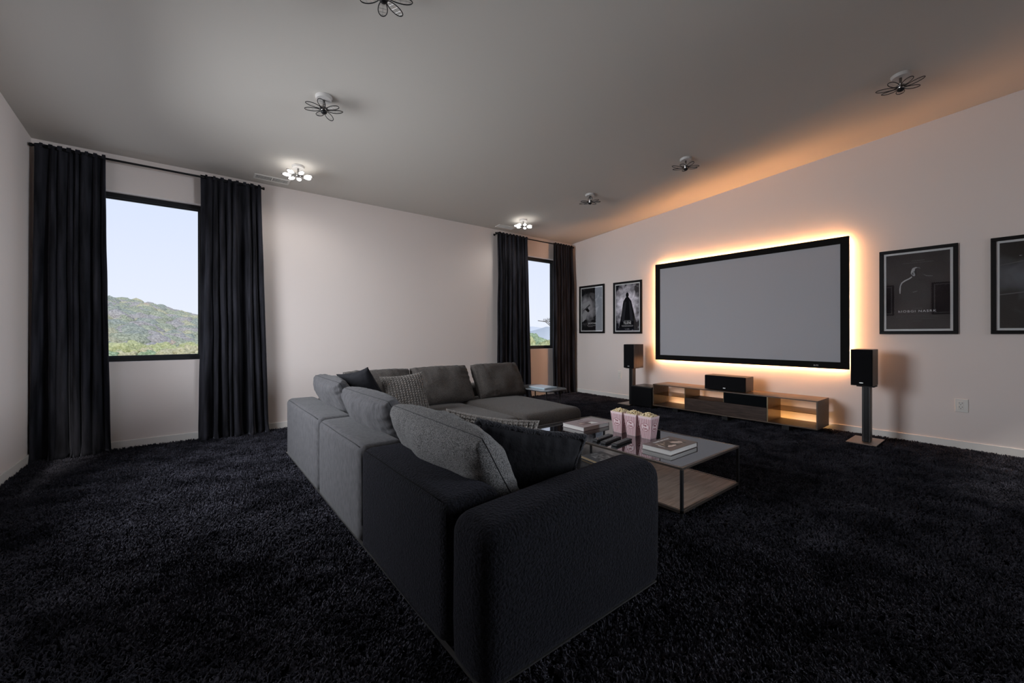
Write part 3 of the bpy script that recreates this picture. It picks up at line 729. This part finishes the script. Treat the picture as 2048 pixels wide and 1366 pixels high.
def art_face(t, pr, w, h):
    m = mat('plum_black_print', (.022,.018,.019,1), .6, 0, Specular_IOR_Level=.05); varcol(m, (.014,.010,.011,1), (.030,.023,.025,1), 3, 3); pr.data.materials[0] = m
    shape('lit_head', [(-.045,.225), (-.035,.255), (-.01,.268), (.01,.262), (-.01,.25), (-.018,.235), (-.012,.215), (-.02,.195), (-.01,.175), (-.022,.165), (-.035,.178), (-.048,.20)], ink4, t, 1)
    shape('lit_brow', [(-.002,.266), (.022,.260), (.030,.245), (.012,.252)], ink3, t, 1)
    shape('cheek_shade', [(-.040,.205), (-.030,.212), (-.024,.19), (-.030,.178), (-.040,.19)], ink3, t, 2)
    shape('eye_shade', [(-.028,.217), (-.016,.222), (-.012,.210), (-.024,.208)], ink, t, 2)
    sh = [(-.040,.168), (-.06,.15), (-.10,.128), (-.125,.105), (-.137,.07), (-.142,.03), (-.14,-.02), (-.132,-.02), (-.134,.03), (-.128,.068), (-.115,.098), (-.09,.118), (-.055,.138), (-.036,.156)]
    shape('lit_shoulder', sh, ink4, t, 1)
    shape('shirt_front', [(-.12,.09), (-.06,.125), (.0,.12), (.07,.10), (.10,.04), (.10,-.10), (-.12,-.10)], mat('deep_grey_print', (.021,.018,.020,1), .6, 0, Specular_IOR_Level=.05), t, 0)
    shape('lit_shoulder', [(.045,.185), (.08,.165), (.125,.158), (.122,.152), (.075,.158)], ink3, t, 1)
    shape('glint', [(-.035,-.008), (-.01,.0), (.01,.002), (-.005,-.010), (-.03,-.016)], ink3, t, 2)
    text('poster_title', 'hIOBGI NASRK', .034, (-.0146, .0, -.225), RT, mat('dim_title_ink', (.62,.61,.62,1), .6), t, sx=1.12, space=1.25)
    lines('small_print', [(-.03,.045,-.195,.004,.006), (-.04,.06,.335,.006,.006), (-.115,.13,.315,.004,.010)], ink3, t)
    lines('credit_print', [(-.17,.17,-.275,.003,.01), (-.17,.17,-.292,.003,.01), (-.15,.15,-.309,.003,.01), (-.04,.04,-.335,.004,.01)], mat('faint_ink', (.045,.045,.05,1), .6), t)
def art_rider(t, pr, w, h):
    pr.data.materials[0] = smoke_mat('cloudy_print', (.014,.012,.011,1), (.11,.12,.14,1), 5, .10, .08, .30, .24, .45, .95)
    shape('horizon_streak', [(-w,-.085), (-w,-.095), (w,-.04), (w,-.032)], ink3, t, 1)
    shape('upper_streak', [(-w,.205), (-.10,.235), (.1,.225), (.1,.22), (-.10,.228), (-w,.20)], ink3, t, 1)
    shape('figure', [(-.01,.10), (.03,.13), (.08,.12), (.10,.05), (.14,-.05), (.2,-.2), (.24,-h), (-.14,-h), (-.08,-.30), (-.02,-.22), (-.03,-.05)], ink, t, 2)
    shape('light_edge', [(-.05,-.205), (.03,-.19), (.03,-.185), (-.045,-.198)], ink4, t, 3)
    lines('small_print', [(-.13,-.115,.28,.006,.01), (-.09,.12,.285,.006,.012)], ink4, t)
    text('poster_title', 'NOCTRAS', .05, (-.0146, -.06, -.33), RT, ink4, t)
for m_ in (ink, ink2, ink3, ink4, white_print, mat('poster_black', (.010,.010,.012,1), .6)): P(m_).inputs['Specular IOR Level'].default_value = .05
poster(5.093, 5.742, 1.222, 2.19, 'small framed poster next to the corner curtain, reflecting the window', art_hand)
poster(4.252, 4.877, 1.212, 2.18, 'framed poster of a cloaked figure standing in pale smoke', art_cloak)
poster(.436, 1.058, 1.197, 2.157, 'framed dark poster of a half-lit man, right of the screen', art_face)
poster(-.41, .215, 1.197, 2.16, 'framed dark poster cut off by the right edge of the picture', art_rider)

def art_plain(t, pr, w, h):
    lines('small_print', [(-.10,.10,-.25,.012,.02), (-.14,.14,-.29,.005,.012)], ink3, t)
poster(.74, 1.38, 1.66, 2.42, 'framed black poster on the left wall, mirrored right of the half-lit man', art_plain, x=XL, side=-1)
poster(2.04, 2.68, 1.66, 2.42, 'framed black poster on the left wall, mirrored left of the half-lit man', art_plain, x=XL, side=-1)

# ================================================================== loudspeakers
def speaker(loc, w, d, h, label, group, name='loudspeaker'):
    """front faces -x; loc = bottom centre of the front face"""
    t = empty(name, loc, label, 'speaker', group)
    bx('cabinet', (.014, d, -w/2, w/2, 0, h), spk_wood, t, .004)
    bx('grille', (0, .014, -w/2+.003, w/2-.003, .003, h-.003), grille, t, .005)
    bx('badge', (-.0015, .001, -.016, .016, .028, .038), silver, t)
    return t
def stand(x0, x1, y0, y1, px, py, z, label):
    t = empty('speaker_stand', (px, py, 0), label, 'speaker stand', 'black speaker stands')
    bx('base_plate', (x0-px, x1-px, y0-py, y1-py, .004, .016), mat('bronze_base', (.30,.24,.20,1), .35, .8), t, .002)
    bx('pole', (-.045, .045, -.036, .036, .016, z-.012), mat('stand_black', (.03,.028,.027,1), .4), t, .004)
    bx('cable_channel', (-.052, -.045, -.020, .020, .02, z-.02), black_metal, t, .002)
    bx('top_plate', (-.08, .08, -.075, .075, z-.012, z-.001), black_metal, t, .002)
speaker((5.745, 1.112, .632), .188, .27, .398, 'black bookshelf speaker on a stand right of the screen', 'stand-mounted speakers')
stand(5.69, 6.10, .975, 1.235, 5.86, 1.085, .632, 'black speaker stand with bronze base plate right of the console')
speaker((5.73, 4.11, .635), .20, .28, .398, 'black bookshelf speaker on a stand left of the screen', 'stand-mounted speakers')
stand(5.76, 6.12, 4.112, 4.36, 5.89, 4.146, .635, 'black speaker stand behind the subwoofer left of the console')
csp = speaker((5.845, 2.61, .412), .556, .26, .20, 'wide black centre speaker on top of the media console', None, 'centre_speaker')
sb = empty('subwoofer', (5.79, 3.92, 0), 'black cube subwoofer at the left end of the console', 'subwoofer')
bx('cabinet', (.012, .38, -.20, .185, .02, .345), mat('sub_lacquer', (.02,.02,.021,1), .35), sb, .006)
bx('grille', (0, .012, -.197, .182, .023, .33), grille, sb, .004)
for a in (.05, .33):
    for b_ in (-.16, .15):
        bm = bmesh.new(); cyl(bm, (a, b_, 0), (a, b_, .022), .016, 10); link('foot', bm, black_metal, sb)

# ================================================================== media console
CX0, CX1, CY0, CY1, CZ0, CZ1 = 5.80, 6.245, 1.52, 3.70, .062, .406
con = empty('media_console', (CX0, CY0, 0), 'low walnut media console with lit open niches under the screen', 'console')
def cb(nm, x0, x1, y0, y1, z0, z1, m, bev=.0015): return bx(nm, (x0-CX0, x1-CX0, y0-CY0, y1-CY0, z0, z1), m, con, bev)
tk = .014
walnut_l = mat('walnut_veneer', (.12,.08,.055,1), .4)
varcol(walnut_l, (.055,.035,.024,1), (.115,.078,.054,1), 5, 6, .3, .7, (14,1,14), dist=.5)
top = cb('top_panel', CX0, CX1, CY0, CY1, CZ1-tk, CZ1, walnut_l); cb('bottom_panel', CX0, CX1, CY0, CY1, CZ0, CZ0+tk, walnut_l)
cb('side_panel', CX0, CX1, CY0, CY0+tk, CZ0+tk, CZ1-tk, walnut_l); cb('side_panel', CX0, CX1, CY1-tk, CY1, CZ0+tk, CZ1-tk, walnut_l)
D = [3.165, 2.60, 2.055]
for y in (D[0], D[2]): cb('divider', CX0+.004, CX1, y-.007, y+.007, CZ0+tk, CZ1-tk, bronze)
cb('divider', CX0+.004, CX1, D[1]-.005, D[1]+.005, .252, CZ1-tk, bronze)
cb('drawer_front', CX0-.002, CX0+.016, D[2]+.008, D[0]-.002, CZ0+tk+.002, .250, walnut)
cb('drawer_box', CX0+.016, CX1-.02, D[2]+.008, D[0]-.008, CZ0+tk+.002, .244, walnut)
cb('glass_flap', CX0, CX0+.006, D[2]+.008, D[1]-.002, .254, CZ1-tk-.002, mat('flap_glass', (.006,.007,.008,1), .08, 0, IOR=1.35))
cb('flap_backing', CX0+.3, CX0+.306, D[2]+.008, D[1]-.006, .254, CZ1-tk, bk)
for y0, y1 in ((D[0]+.007, CY1-tk), (CY0+tk, D[2]-.007)):
    cb('glass_shelf', CX0+.01, CX1-.03, y0, y1, .243, .249, smoked, .001)
for y in (CY0+.35, CY1-.35, (CY0+CY1)/2):
    for x in (CX0+.06, CX1-.06):
        bm = bmesh.new(); box(bm, x-CX0-.006, x-CX0+.006, y-CY0-.04, y-CY0+.04, 0, CZ0); link('foot', bm, black_metal, con)
# warm strip on the wall side of the console
led2 = emis('warm_led_low', (1.0, .50, .15, 1), 26)
cb('led_strip', CX1+.004, CX1+.010, CY0+.02, CY1-.02, CZ0+.002, CZ0+.008, led2, None)
cb('led_shield', CX1-.0, CX1+.012, CY0+.015, CY1-.015, CZ0-.004, CZ0+.001, black_metal, None)

# ================================================================== coffee table
TX0, TX1, TY0, TY1, TZ = 2.49, 3.335, 1.375, 2.865, .335
ct = empty('coffee_table', (TX0, TY0, 0), 'black-framed coffee table with dark mirror glass top and wooden lower shelf', 'table')
def tb(nm, x0, x1, y0, y1, z0, z1, m, bev=.001): return bx(nm, (x0-TX0, x1-TX0, y0-TY0, y1-TY0, z0, z1), m, ct, bev)
bar = .018
brim = mat('bronze_rim', (.075,.06,.05,1), .35, .6)
for a in ((TX0, TX1, TY0, TY0+bar), (TX0, TX1, TY1-bar, TY1), (TX0, TX0+bar, TY0+bar, TY1-bar), (TX1-bar, TX1, TY0+bar, TY1-bar)):
    tb('top_rail', *a, TZ-.016, TZ, brim); tb('shelf_rail', *a, .035, .055, brim)
for x in (TX0, TX1-bar):
    for y in (TY0, TY1-bar): tb('leg', x, x+bar, y, y+bar, .0, TZ-.016, black_metal)
tb('glass_top', TX0+bar, TX1-bar, TY0+bar, TY1-bar, TZ-.012, TZ-.002, blackglass, None)
YS = 2.10
tb('wooden_shelf', TX0+bar, TX1-bar, TY0+bar, YS, .038, .053, oak); s_ = tb('lacquer_shelf', TX0+bar, TX1-bar, YS+.002, TY1-bar, .038, .053, lacquer)
s_['label'] = 'black lacquer half of the shelf'

# ------------------------------------------------------------------ books, magazines
def book(name, c, w, d, h, rz, cover, label, art=None, z0=0, cat='book', group=None, pages=paper):
    t = empty(name, (c[0], c[1], z0), label, cat, group, rz)
    th = .003
    bx('front_cover', (-w/2, w/2, -d/2, d/2, h-th, h), cover, t, .0008); bx('back_cover', (-w/2, w/2, -d/2, d/2, 0, th), cover, t, .0008)
    bx('spine', (w/2-th, w/2, -d/2, d/2, th, h-th), cover, t)
    bx('pages', (-w/2+.004, w/2-th, -d/2+.004, d/2-.004, th, h-th), pages, t)
    if art: art(t, w, d, h)
    return t
def quad(name, pts, z, m, parent):
    bm = bmesh.new(); bm.faces.new([bm.verts.new((x, y, z)) for x, y in pts]); bmesh.ops.triangulate(bm, faces=bm.faces); return link(name, bm, m, parent)
cov_rose = mat('dusty_rose_cover', (.36,.30,.31,1), .4); cov_brown = mat('brown_cover', (.085,.065,.055,1), .3); cov_dark = mat('black_cover', (.015,.015,.017,1), .35); cov_grey = mat('grey_cover', (.12,.12,.125,1), .4)
cream = mat('cream_photo', (.62,.52,.45,1), .35); umber = mat('umber_photo', (.05,.038,.03,1), .4); varcol(umber, (.035,.025,.018,1), (.42,.34,.27,1), 11, 4, .50, .66, (1,1,1), dist=1.2)
grey_pages = mat('grey_pages', (.16,.16,.16,1), .7); varcol(grey_pages, (.10,.10,.10,1), (.22,.21,.20,1), 3, 4, .3, .7, (1,1,160))
def art_b2(t, w, d, h):
    z = h+.0006
    quad('cover_photo', [(-w*.34, -d*.30), (w*.30, -d*.30), (w*.30, d*.22), (-w*.34, d*.22)], z-.0003, umber, t)
    quad('pale_shape', [(-w*.30, -d*.24), (-w*.20, -d*.28), (-w*.06, -d*.27), (-w*.01, -d*.22), (-w*.06, -d*.17), (-w*.13, -d*.18), (-w*.18, -d*.12), (-w*.26, -d*.17)], z, cream, t)
    quad('pale_shape', [(w*.04, -d*.02), (w*.12, -d*.15), (w*.24, -d*.22), (w*.28, -d*.16), (w*.27, -d*.06), (w*.20, -d*.02), (w*.15, d*.05), (w*.06, d*.08)], z, cream, t)
    text('cover_title', 'TRANSPLANTATION', .023, (w*.02, d*.33, z+.0003), (0,0,R(0)), white_print, t)
    text('cover_title', 'NOIR', .023, (-w*.36, -d*.05, z+.0003), (0,0,R(90)), white_print, t)
def art_b1(t, w, d, h):
    z = h+.0006
    quad('cover_photo', [(-w*.30, -d*.25), (w*.25, -d*.28), (w*.22, d*.15), (-w*.25, d*.12)], z-.0003, mat('mauve_photo', (.25,.17,.18,1), .4), t)
    quad('pale_shape', [(w*.0, -d*.25), (w*.26, -d*.30), (w*.2, -d*.02), (w*.02, -d*.05)], z, mat('white_photo', (.8,.8,.78,1), .4), t)
    quad('dark_shape', [(-w*.02, -d*.22), (w*.06, -d*.18), (w*.0, d*.0), (-w*.1, -d*.03)], z+.0002, umber, t)
    quad('pale_shape', [(-w*.25, -d*.05), (-w*.12, -d*.08), (-w*.14, d*.06), (-w*.24, d*.08)], z, cream, t)
    text('cover_title', 'STUDIO', .02, (w*.05, d*.32, z+.0003), (0,0,0), mat('rose_ink', (.22,.16,.17,1), .5), t)
rzb = R(1)
zt0 = TZ-.002+.001
h1 = .036
book('book', (2.92, 2.57), .355, .262, .035, R(0), cov_rose, 'thick book in a dusty rose cover at the far end of the coffee table', art_b1, z0=zt0)
book('book', (2.866, 1.682), .38, .236, .036, R(0), cov_brown, 'brown photo book with white pages near the front table corner', art_b2, z0=zt0)

# ------------------------------------------------------------------ remote controls
def remote(c, rz, label):
    t = empty('remote_control', (c[0], c[1], zt0), label, 'remote control', 'black remote controls', rz)
    w, d, h = .25, .050, .019
    bx('body', (-w/2, w/2, -d/2, d/2, 0, h), mat('remote_plastic', (.006,.006,.007,1), .4, 0, Specular_IOR_Level=.2), t, .004)
    btn = mat('grey_button', (.13,.13,.135,1), .5)
    for i in range(7):
        for j in range(3):
            bx('button', (-.105+i*.030, -.088+i*.030, -.016+j*.0125, -.008+j*.0125, h, h+.003), btn, t)
ru = R(8)
remote((2.675, 2.170), ru, 'black remote control nearest the rose book, first of three')
remote((2.670, 2.082), ru, 'black remote control in the middle of the row of three')
remote((2.685, 1.990), ru, 'black remote control nearest the brown book, last of three')

# ------------------------------------------------------------------ popcorn boxes
red = mat('red_stripe', (.26,.045,.065,1), .6); pinkish = mat('carton_white', (.80,.62,.64,1), .6); pop_m = mat('popcorn_yellow', (.80,.68,.44,1), .8)
varcol(pop_m, (.68,.50,.24,1), (.95,.86,.64,1), 60, 3)
def popbox(c, label, seed):
    H, b0, b1 = .185, .042, .062
    z0 = zt0
    t = empty('popcorn_box', (c[0], c[1], z0), label, 'popcorn box', 'striped popcorn boxes')
    bm = bmesh.new()
    lo = [bm.verts.new((sx_*b0, sy_*b0, 0)) for sx_, sy_ in ((-1,-1),(1,-1),(1,1),(-1,1))]; hi = [bm.verts.new((sx_*b1, sy_*b1, H)) for sx_, sy_ in ((-1,-1),(1,-1),(1,1),(-1,1))]
    bm.faces.new(lo[::-1])
    for i in range(4): bm.faces.new((lo[i], lo[(i+1)%4], hi[(i+1)%4], hi[i]))
    o = link('carton', bm, pinkish, t); s = o.modifiers.new('card', 'SOLIDIFY'); s.thickness = .0015; s.offset = -1
    for f in range(4):
        M = Matrix.Rotation(f*PI/2, 4, 'Z')
        def q(u, v, off=.0006):                # u -1..1 across, v 0..1 up on the -y face
            b_ = b0 + (b1-b0)*v
            return M @ Vector((u*b_*.98, -b_-off, v*H))
        bm = bmesh.new(); n = 7
        for k in range(n):
            u = -1 + (k+.5)*2/n
            bm.faces.new([bm.verts.new(q(a, b_)) for a, b_ in ((u-.048, .01), (u+.048, .01), (u+.048, .90), (u-.048, .90))])
        link('red_stripes', bm, red, t)
        for rad, mm, off in ((.55, red, .0011), (.50, pinkish, .0016)):
            bm = bmesh.new(); bm.faces.new([bm.verts.new(q(math.cos(k*2*PI/24)*rad/.75, .52+math.sin(k*2*PI/24)*rad*.34, off)) for k in range(24)])
            link('oval_logo', bm, mm, t)
        ang = f*PI/2; tl = math.atan((b1-b0)/H)
        for s_, zz in (('Pop', .60), ('Corn', .45)):
            p = q(0, zz, .0022); text('logo_lettering', s_, .021, p, (R(90)-(-tl), 0, ang), red, t, sx=.9, bold=.0009)
    # popcorn heap
    rn = random.Random(seed); bm = bmesh.new()
    for k in range(260):
        a, b_ = rn.uniform(-1, 1), rn.uniform(-1, 1); e_ = max(abs(a), abs(b_))
        z = H - .006 + .030*(1-e_**1.6)*rn.uniform(.6, 1.1)
        for s in range(2):
            g = bmesh.ops.create_icosphere(bm, subdivisions=1, radius=rn.uniform(.0036, .0062), matrix=Matrix.Translation((a*b1*.9+rn.uniform(-.004,.004), b_*b1*.9+rn.uniform(-.004,.004), z+rn.uniform(-.003,.003))))
            for v in g['verts']: v.co += Vector((rn.uniform(-1,1), rn.uniform(-1,1), rn.uniform(-1,1)))*.0016
    p = link('popcorn', bm, pop_m, None, True); p.location = t.location
    tag(p, 'heap of yellow popcorn filling the ' + label.split(',')[0], 'popcorn', kind='stuff')
popbox((2.998, 2.235), 'far striped popcorn box, leftmost of the three', 1)
popbox((3.000, 2.095), 'middle striped popcorn box, between the other two', 2)
popbox((3.005, 1.955), 'near striped popcorn box, closest to the brown book', 3)

# ------------------------------------------------------------------ lower shelf: magazine and tray
zs = .054
mg = book('magazine', (2.945, 2.415), .26, .25, .024, R(-8), cov_grey, 'grey magazine lying on the lower shelf of the coffee table', None, z0=zs+.0005, cat='magazine', pages=mat('tan_pages', (.33,.24,.14,1), .7))
silver_photo = mat('silver_photo', (.32,.31,.31,1), .35); varcol(silver_photo, (.04,.04,.04,1), (.62,.60,.60,1), 14, 5, .40, .64, (1,1,1), dist=1.0)
quad('cover_photo', [(-.09,-.09), (.08,-.10), (.09,.05), (-.06,.07)], .0245, silver_photo, mg)
text('cover_title', 'FORM', .03, (.01, .092, .0245), (0,0,0), white_print, mg)
bm = bmesh.new(); cyl(bm, (.122,-.118,.010), (.122,-.085,.016), .010, 14); link('curled_corner', bm, plastic_w, mg, True)

# ================================================================== sofa
sofa = empty('sectional_sofa', (.755, 1.107, 0), 'large L-shaped grey and black sectional sofa in the middle of the room', 'sofa')
def sfx(nm, b, m, **k):
    b = (*b[:4], -.045, b[5]); o = soft_box(nm, b, m, sofa, floor=.016, **k)
    o.matrix_parent_inverse = Matrix.Translation((-.755, -1.107, 0))
    return o
def sbx(nm, b, m, bev=None):
    o = bx(nm, b, m, sofa, bev); o.matrix_parent_inverse = Matrix.Translation((-.755, -1.107, 0)); return o
def lab(o, s): o['label'] = s; return o
SX = .758
lab(sfx('backrest', (SX, 1.035, 3.345, 4.64, .022, .558), linen, r=.05, puff=.006, seed=1), 'light grey linen backrest')
lab(sfx('backrest', (SX, 1.035, 2.362, 3.333, .022, .556), linen, r=.05, puff=.006, seed=2), 'light grey linen backrest')
lab(sfx('backrest', (SX, 1.035, 1.372, 2.354, .022, .556), boucle, r=.05, puff=.006, seed=3), 'black bouclé backrest')
sfx('backrest', (1.04, 3.28, 4.395, 4.64, .022, .555), tweed, r=.05, puff=.005, seed=4)
def armtop(p, u):
    if u[2] > 0: p.z += .022*u[0]*u[2] - .004*u[2]
    return p
lab(sfx('armrest', (SX+.004, 1.825, 1.108, 1.362, .022, .562), boucle, r=.075, puff=.010, seed=5, topfn=armtop), 'black bouclé armrest')
lab(sfx('seat', (1.04, 1.80, 1.365, 2.36, .025, .42), boucle, r=.06, puff=.016, seed=6), 'black bouclé seat')
sfx('seat', (1.04, 1.80, 2.365, 3.34, .025, .42), tweed, r=.06, puff=.016, seed=7)
sfx('seat', (1.04, 1.80, 3.345, 4.39, .025, .42), tweed, r=.06, puff=.012, seed=8)
sfx('seat', (1.805, 2.485, 2.985, 4.39, .025, .412), tweed, r=.06, puff=.016, seed=9)
lab(sfx('chaise', (2.495, 3.34, 2.975, 4.39, .025, .416), tweed, r=.07, puff=.022, seed=10), 'grey-brown chaise seat')
# slim metal line under the upholstery
for b in [(SX-.004, SX+.012, 1.115, 4.63, .011, .0165), (SX+.01, 1.755, 1.100, 1.120, .011, .0165), (1.80, 1.808, 1.37, 2.98, .012, .018), (1.8, 3.33, 2.98, 2.988, .012, .018)]:
    sbx('base_rail', b, steel)
for x, y in ((.82, 1.17), (1.74, 1.17), (.82, 2.36), (.82, 3.34), (.82, 4.57), (1.72, 2.9), (3.25, 3.05), (3.25, 4.3), (1.9, 4.5)):
    sbx('foot', (x-.025, x+.025, y-.025, y+.025, 0, .03), black_metal)
# seams on the visible edges
black_seam = mat('black_seam', (.0012,.0012,.0016,1), .9, 0, Specular_IOR_Level=.1)
def seam(pts, m=stitch, r=.0022):
    bm = bmesh.new(); tube(bm, pts, r, 5); o = link('seam', bm, m, sofa, True); o.matrix_parent_inverse = Matrix.Translation((-.755, -1.107, 0)); return o
k45 = .05*.293
for y0, y1, z in ((3.40, 4.59, .556), (2.41, 3.285, .555), (1.42, 2.31, .555)):
    sm_ = black_seam if y0 < 2 else stitch
    seam([(SX+k45-.003, y0+(y1-y0)*i/10, z-k45+.0045+.0015*math.sin(i)) for i in range(11)], sm_)
    seam([(SX+k45+.0, y0-.03, z-k45-.03), (SX+k45+.0, y0-.037, z-k45-.1), (SX+k45+.0, y0-.037, .1)], sm_)
k75 = .075*.293
seam([(SX+.004+k75-.001, 1.19+.10*i/6, .536-k75-.001) for i in range(7)], black_seam)

# ------------------------------------------------------------------ back cushions (loose, leaning on the low backs)
def piping(parent, w, h, pl, off, pinch, m=stitch, r=.0022, rc=0):
    bm = bmesh.new(); tube(bm, rim(w, h, pl, pinch, off, rc=rc), r, 5, True); link('piping', bm, m, parent, True)
def back_cushion(o, xd, yd, w, h, t, m, label, seed, group, seam_m=stitch, pinch=.03, gus=0, wr=.012, pw=.33):
    M = frame_of(o, xd, yd)
    e_ = empty('back_cushion', M.translation, label, 'cushion', group)
    Ml = Matrix.Translation(-M.translation) @ M
    pillow('cushion_body', w, h, t, m, Ml, e_, pinch=pinch, seed=seed, gus=gus, wr=wr, pw=pw, nu=72, nv=60, rc=.03, lump=1.0)
    piping(e_, w, h, Ml, 0, pinch, seam_m, rc=.03)
    return e_
gl = 'loose back cushions of the sofa'
# left run: width along y, leaning back towards -x
up = (-.50, 0, .86)
back_cushion((1.09, 4.00, .605), (0,1,0), up, .86, .45, .24, linen, 'grey back cushion at the far end of the left sofa side', 21, gl)
back_cushion((1.09, 2.98, .585), (0,1,-.01), up, .98, .44, .26, linen, 'grey back cushion in the middle of the left sofa side', 22, gl)
back_cushion((1.085, 1.93, .575), (0,1,.01), up, 1.0, .44, .27, heather, 'speckled heather grey back cushion nearest the front armrest', 23, gl)
# far run: width along x, leaning back towards +y
up2 = (0, .50, .86)
back_cushion((1.56, 4.18, .620), (1,0,0), up2, .72, .47, .20, tweed, 'grey-brown back cushion behind the knitted pillow', 24, gl)
back_cushion((2.29, 4.18, .620), (1,0,0), up2, .74, .47, .20, tweed, 'grey-brown back cushion in the middle of the far sofa side', 25, gl)
back_cushion((3.075, 4.16, .620), (1.0,-.02,0), up2, .72, .47, .20, tweed, 'grey-brown back cushion on the chaise, beside the side table', 26, gl)

# ------------------------------------------------------------------ throw pillows
def throw(o, xd, yd, w, h, t, m, label, seed, name='throw_pillow', **k):
    M = frame_of(o, xd, yd); e_ = empty(name, M.translation, label, 'pillow')
    Ml = Matrix.Translation(-M.translation) @ M
    return e_, Ml
e_, Ml = throw((1.30, 3.95, .66), (.16, -.30, .07), (-.50, .0, .84), .46, .46, .17, blk_cloth, 'black throw pillow standing in the sofa corner', 31)
pillow('pillow_cover', .40, .46, .17, blk_cloth, Ml, e_, pinch=.11, seed=31, wr=.006, pw=.5); piping(e_, .40, .46, Ml, 0, .11, blk_cloth, .002)
e_, Ml = throw((1.665, 3.80, .605), (.98, -.10, .06), (-.20, .45, .87), .42, .42, .15, knit_m, 'chunky taupe knitted pillow in front of the far back cushions', 32, 'knitted_pillow')
pillow('knit_cover', .44, .44, .15, knit_m, Ml, e_, pinch=.09, seed=32, wr=.003, pw=.5, knit=15, nu=165, nv=165)
e_, Ml = throw((1.33, 1.90, .535), (.38, -.33, -.06), (.10, -.05, .97), .46, .42, .16, knit_m, 'second taupe knitted pillow behind the big black pillow', 33, 'knitted_pillow')
pillow('knit_cover', .54, .42, .15, knit_m, Ml, e_, pinch=.09, seed=33, wr=.003, pw=.45, knit=18, nu=190, nv=130)
e_, Ml = throw((1.335, 1.60, .515), (.47, -.24, -.10), (.02, -.28, .95), .58, .46, .17, blk_cloth, 'large black pillow with fleecy edge against the front armrest', 34)
pillow('smooth_side', .56, .44, .15, blk_cloth, Ml @ Matrix.Translation((0,0,.0)), e_, pinch=.07, seed=34, wr=.010, pw=.45, half='front')
pillow('fleece_side', .56, .44, .15, sherpa, Ml, e_, pinch=.07, seed=35, wr=.005, pw=.40, half='back')
bm = bmesh.new(); tube(bm, rim(.56, .44, Ml, .07, 0, 60), .017, 10, True)
for v in bm.verts: v.co += Vector((noise.noise(v.co*60), noise.noise(v.co*60+Vector((9,0,0))), noise.noise(v.co*60+Vector((0,9,0)))))*.006
o = link('fleece_edge', bm, sherpa, e_, True)

# ================================================================== side table beyond the chaise
st = empty('side_table', (3.63, 3.98, 0), 'small oval grey glass side table beyond the chaise', 'side table')
def rrect(w, d, r, n=8):
    pts = []
    for cx_, cy_, a0 in ((w-r, d-r, 0), (-w+r, d-r, 90), (-w+r, -d+r, 180), (w-r, -d+r, 270)):
        for k in range(n+1): a = R(a0+90*k/n); pts.append((cx_+r*math.cos(a), cy_+r*math.sin(a)))
    return pts
def slab(nm, w, d, r, z0, z1, m, parent, bev=.003):
    bm = bmesh.new(); f = bm.faces.new([bm.verts.new((x, y, z0)) for x, y in rrect(w, d, r)])
    g = bmesh.ops.extrude_face_region(bm, geom=[f]); bmesh.ops.translate(bm, verts=[v for v in g['geom'] if isinstance(v, bmesh.types.BMVert)], vec=(0,0,z1-z0))
    return link(nm, bm, m, parent, bevel=bev)
slab('table_top', .215, .33, .12, .488, .502, mat('grey_lacquer_top', (.22,.23,.24,1), .15, 0, IOR=1.7), st)
slab('top_rim', .218, .333, .122, .482, .488, black_metal, st, .001)
for x, y in ((-.12, -.24), (.12, -.24), (-.12, .24), (.12, .24)):
    bm = bmesh.new(); cyl(bm, (x, y, 0), (x, y, .483), .009, 10); link('leg', bm, black_metal, st, True)
bk3 = empty('tablet_case', (3.62, 3.93, .5025), 'pale blue flat case lying on the oval side table', 'case')
slab('case_body', .12, .16, .02, 0, .014, mat('pale_blue_case', (.42,.52,.58,1), .25), bk3, .003)
slab('case_lid', .118, .158, .02, .0145, .018, mat('pale_blue_lid', (.50,.60,.66,1), .2), bk3, .001)
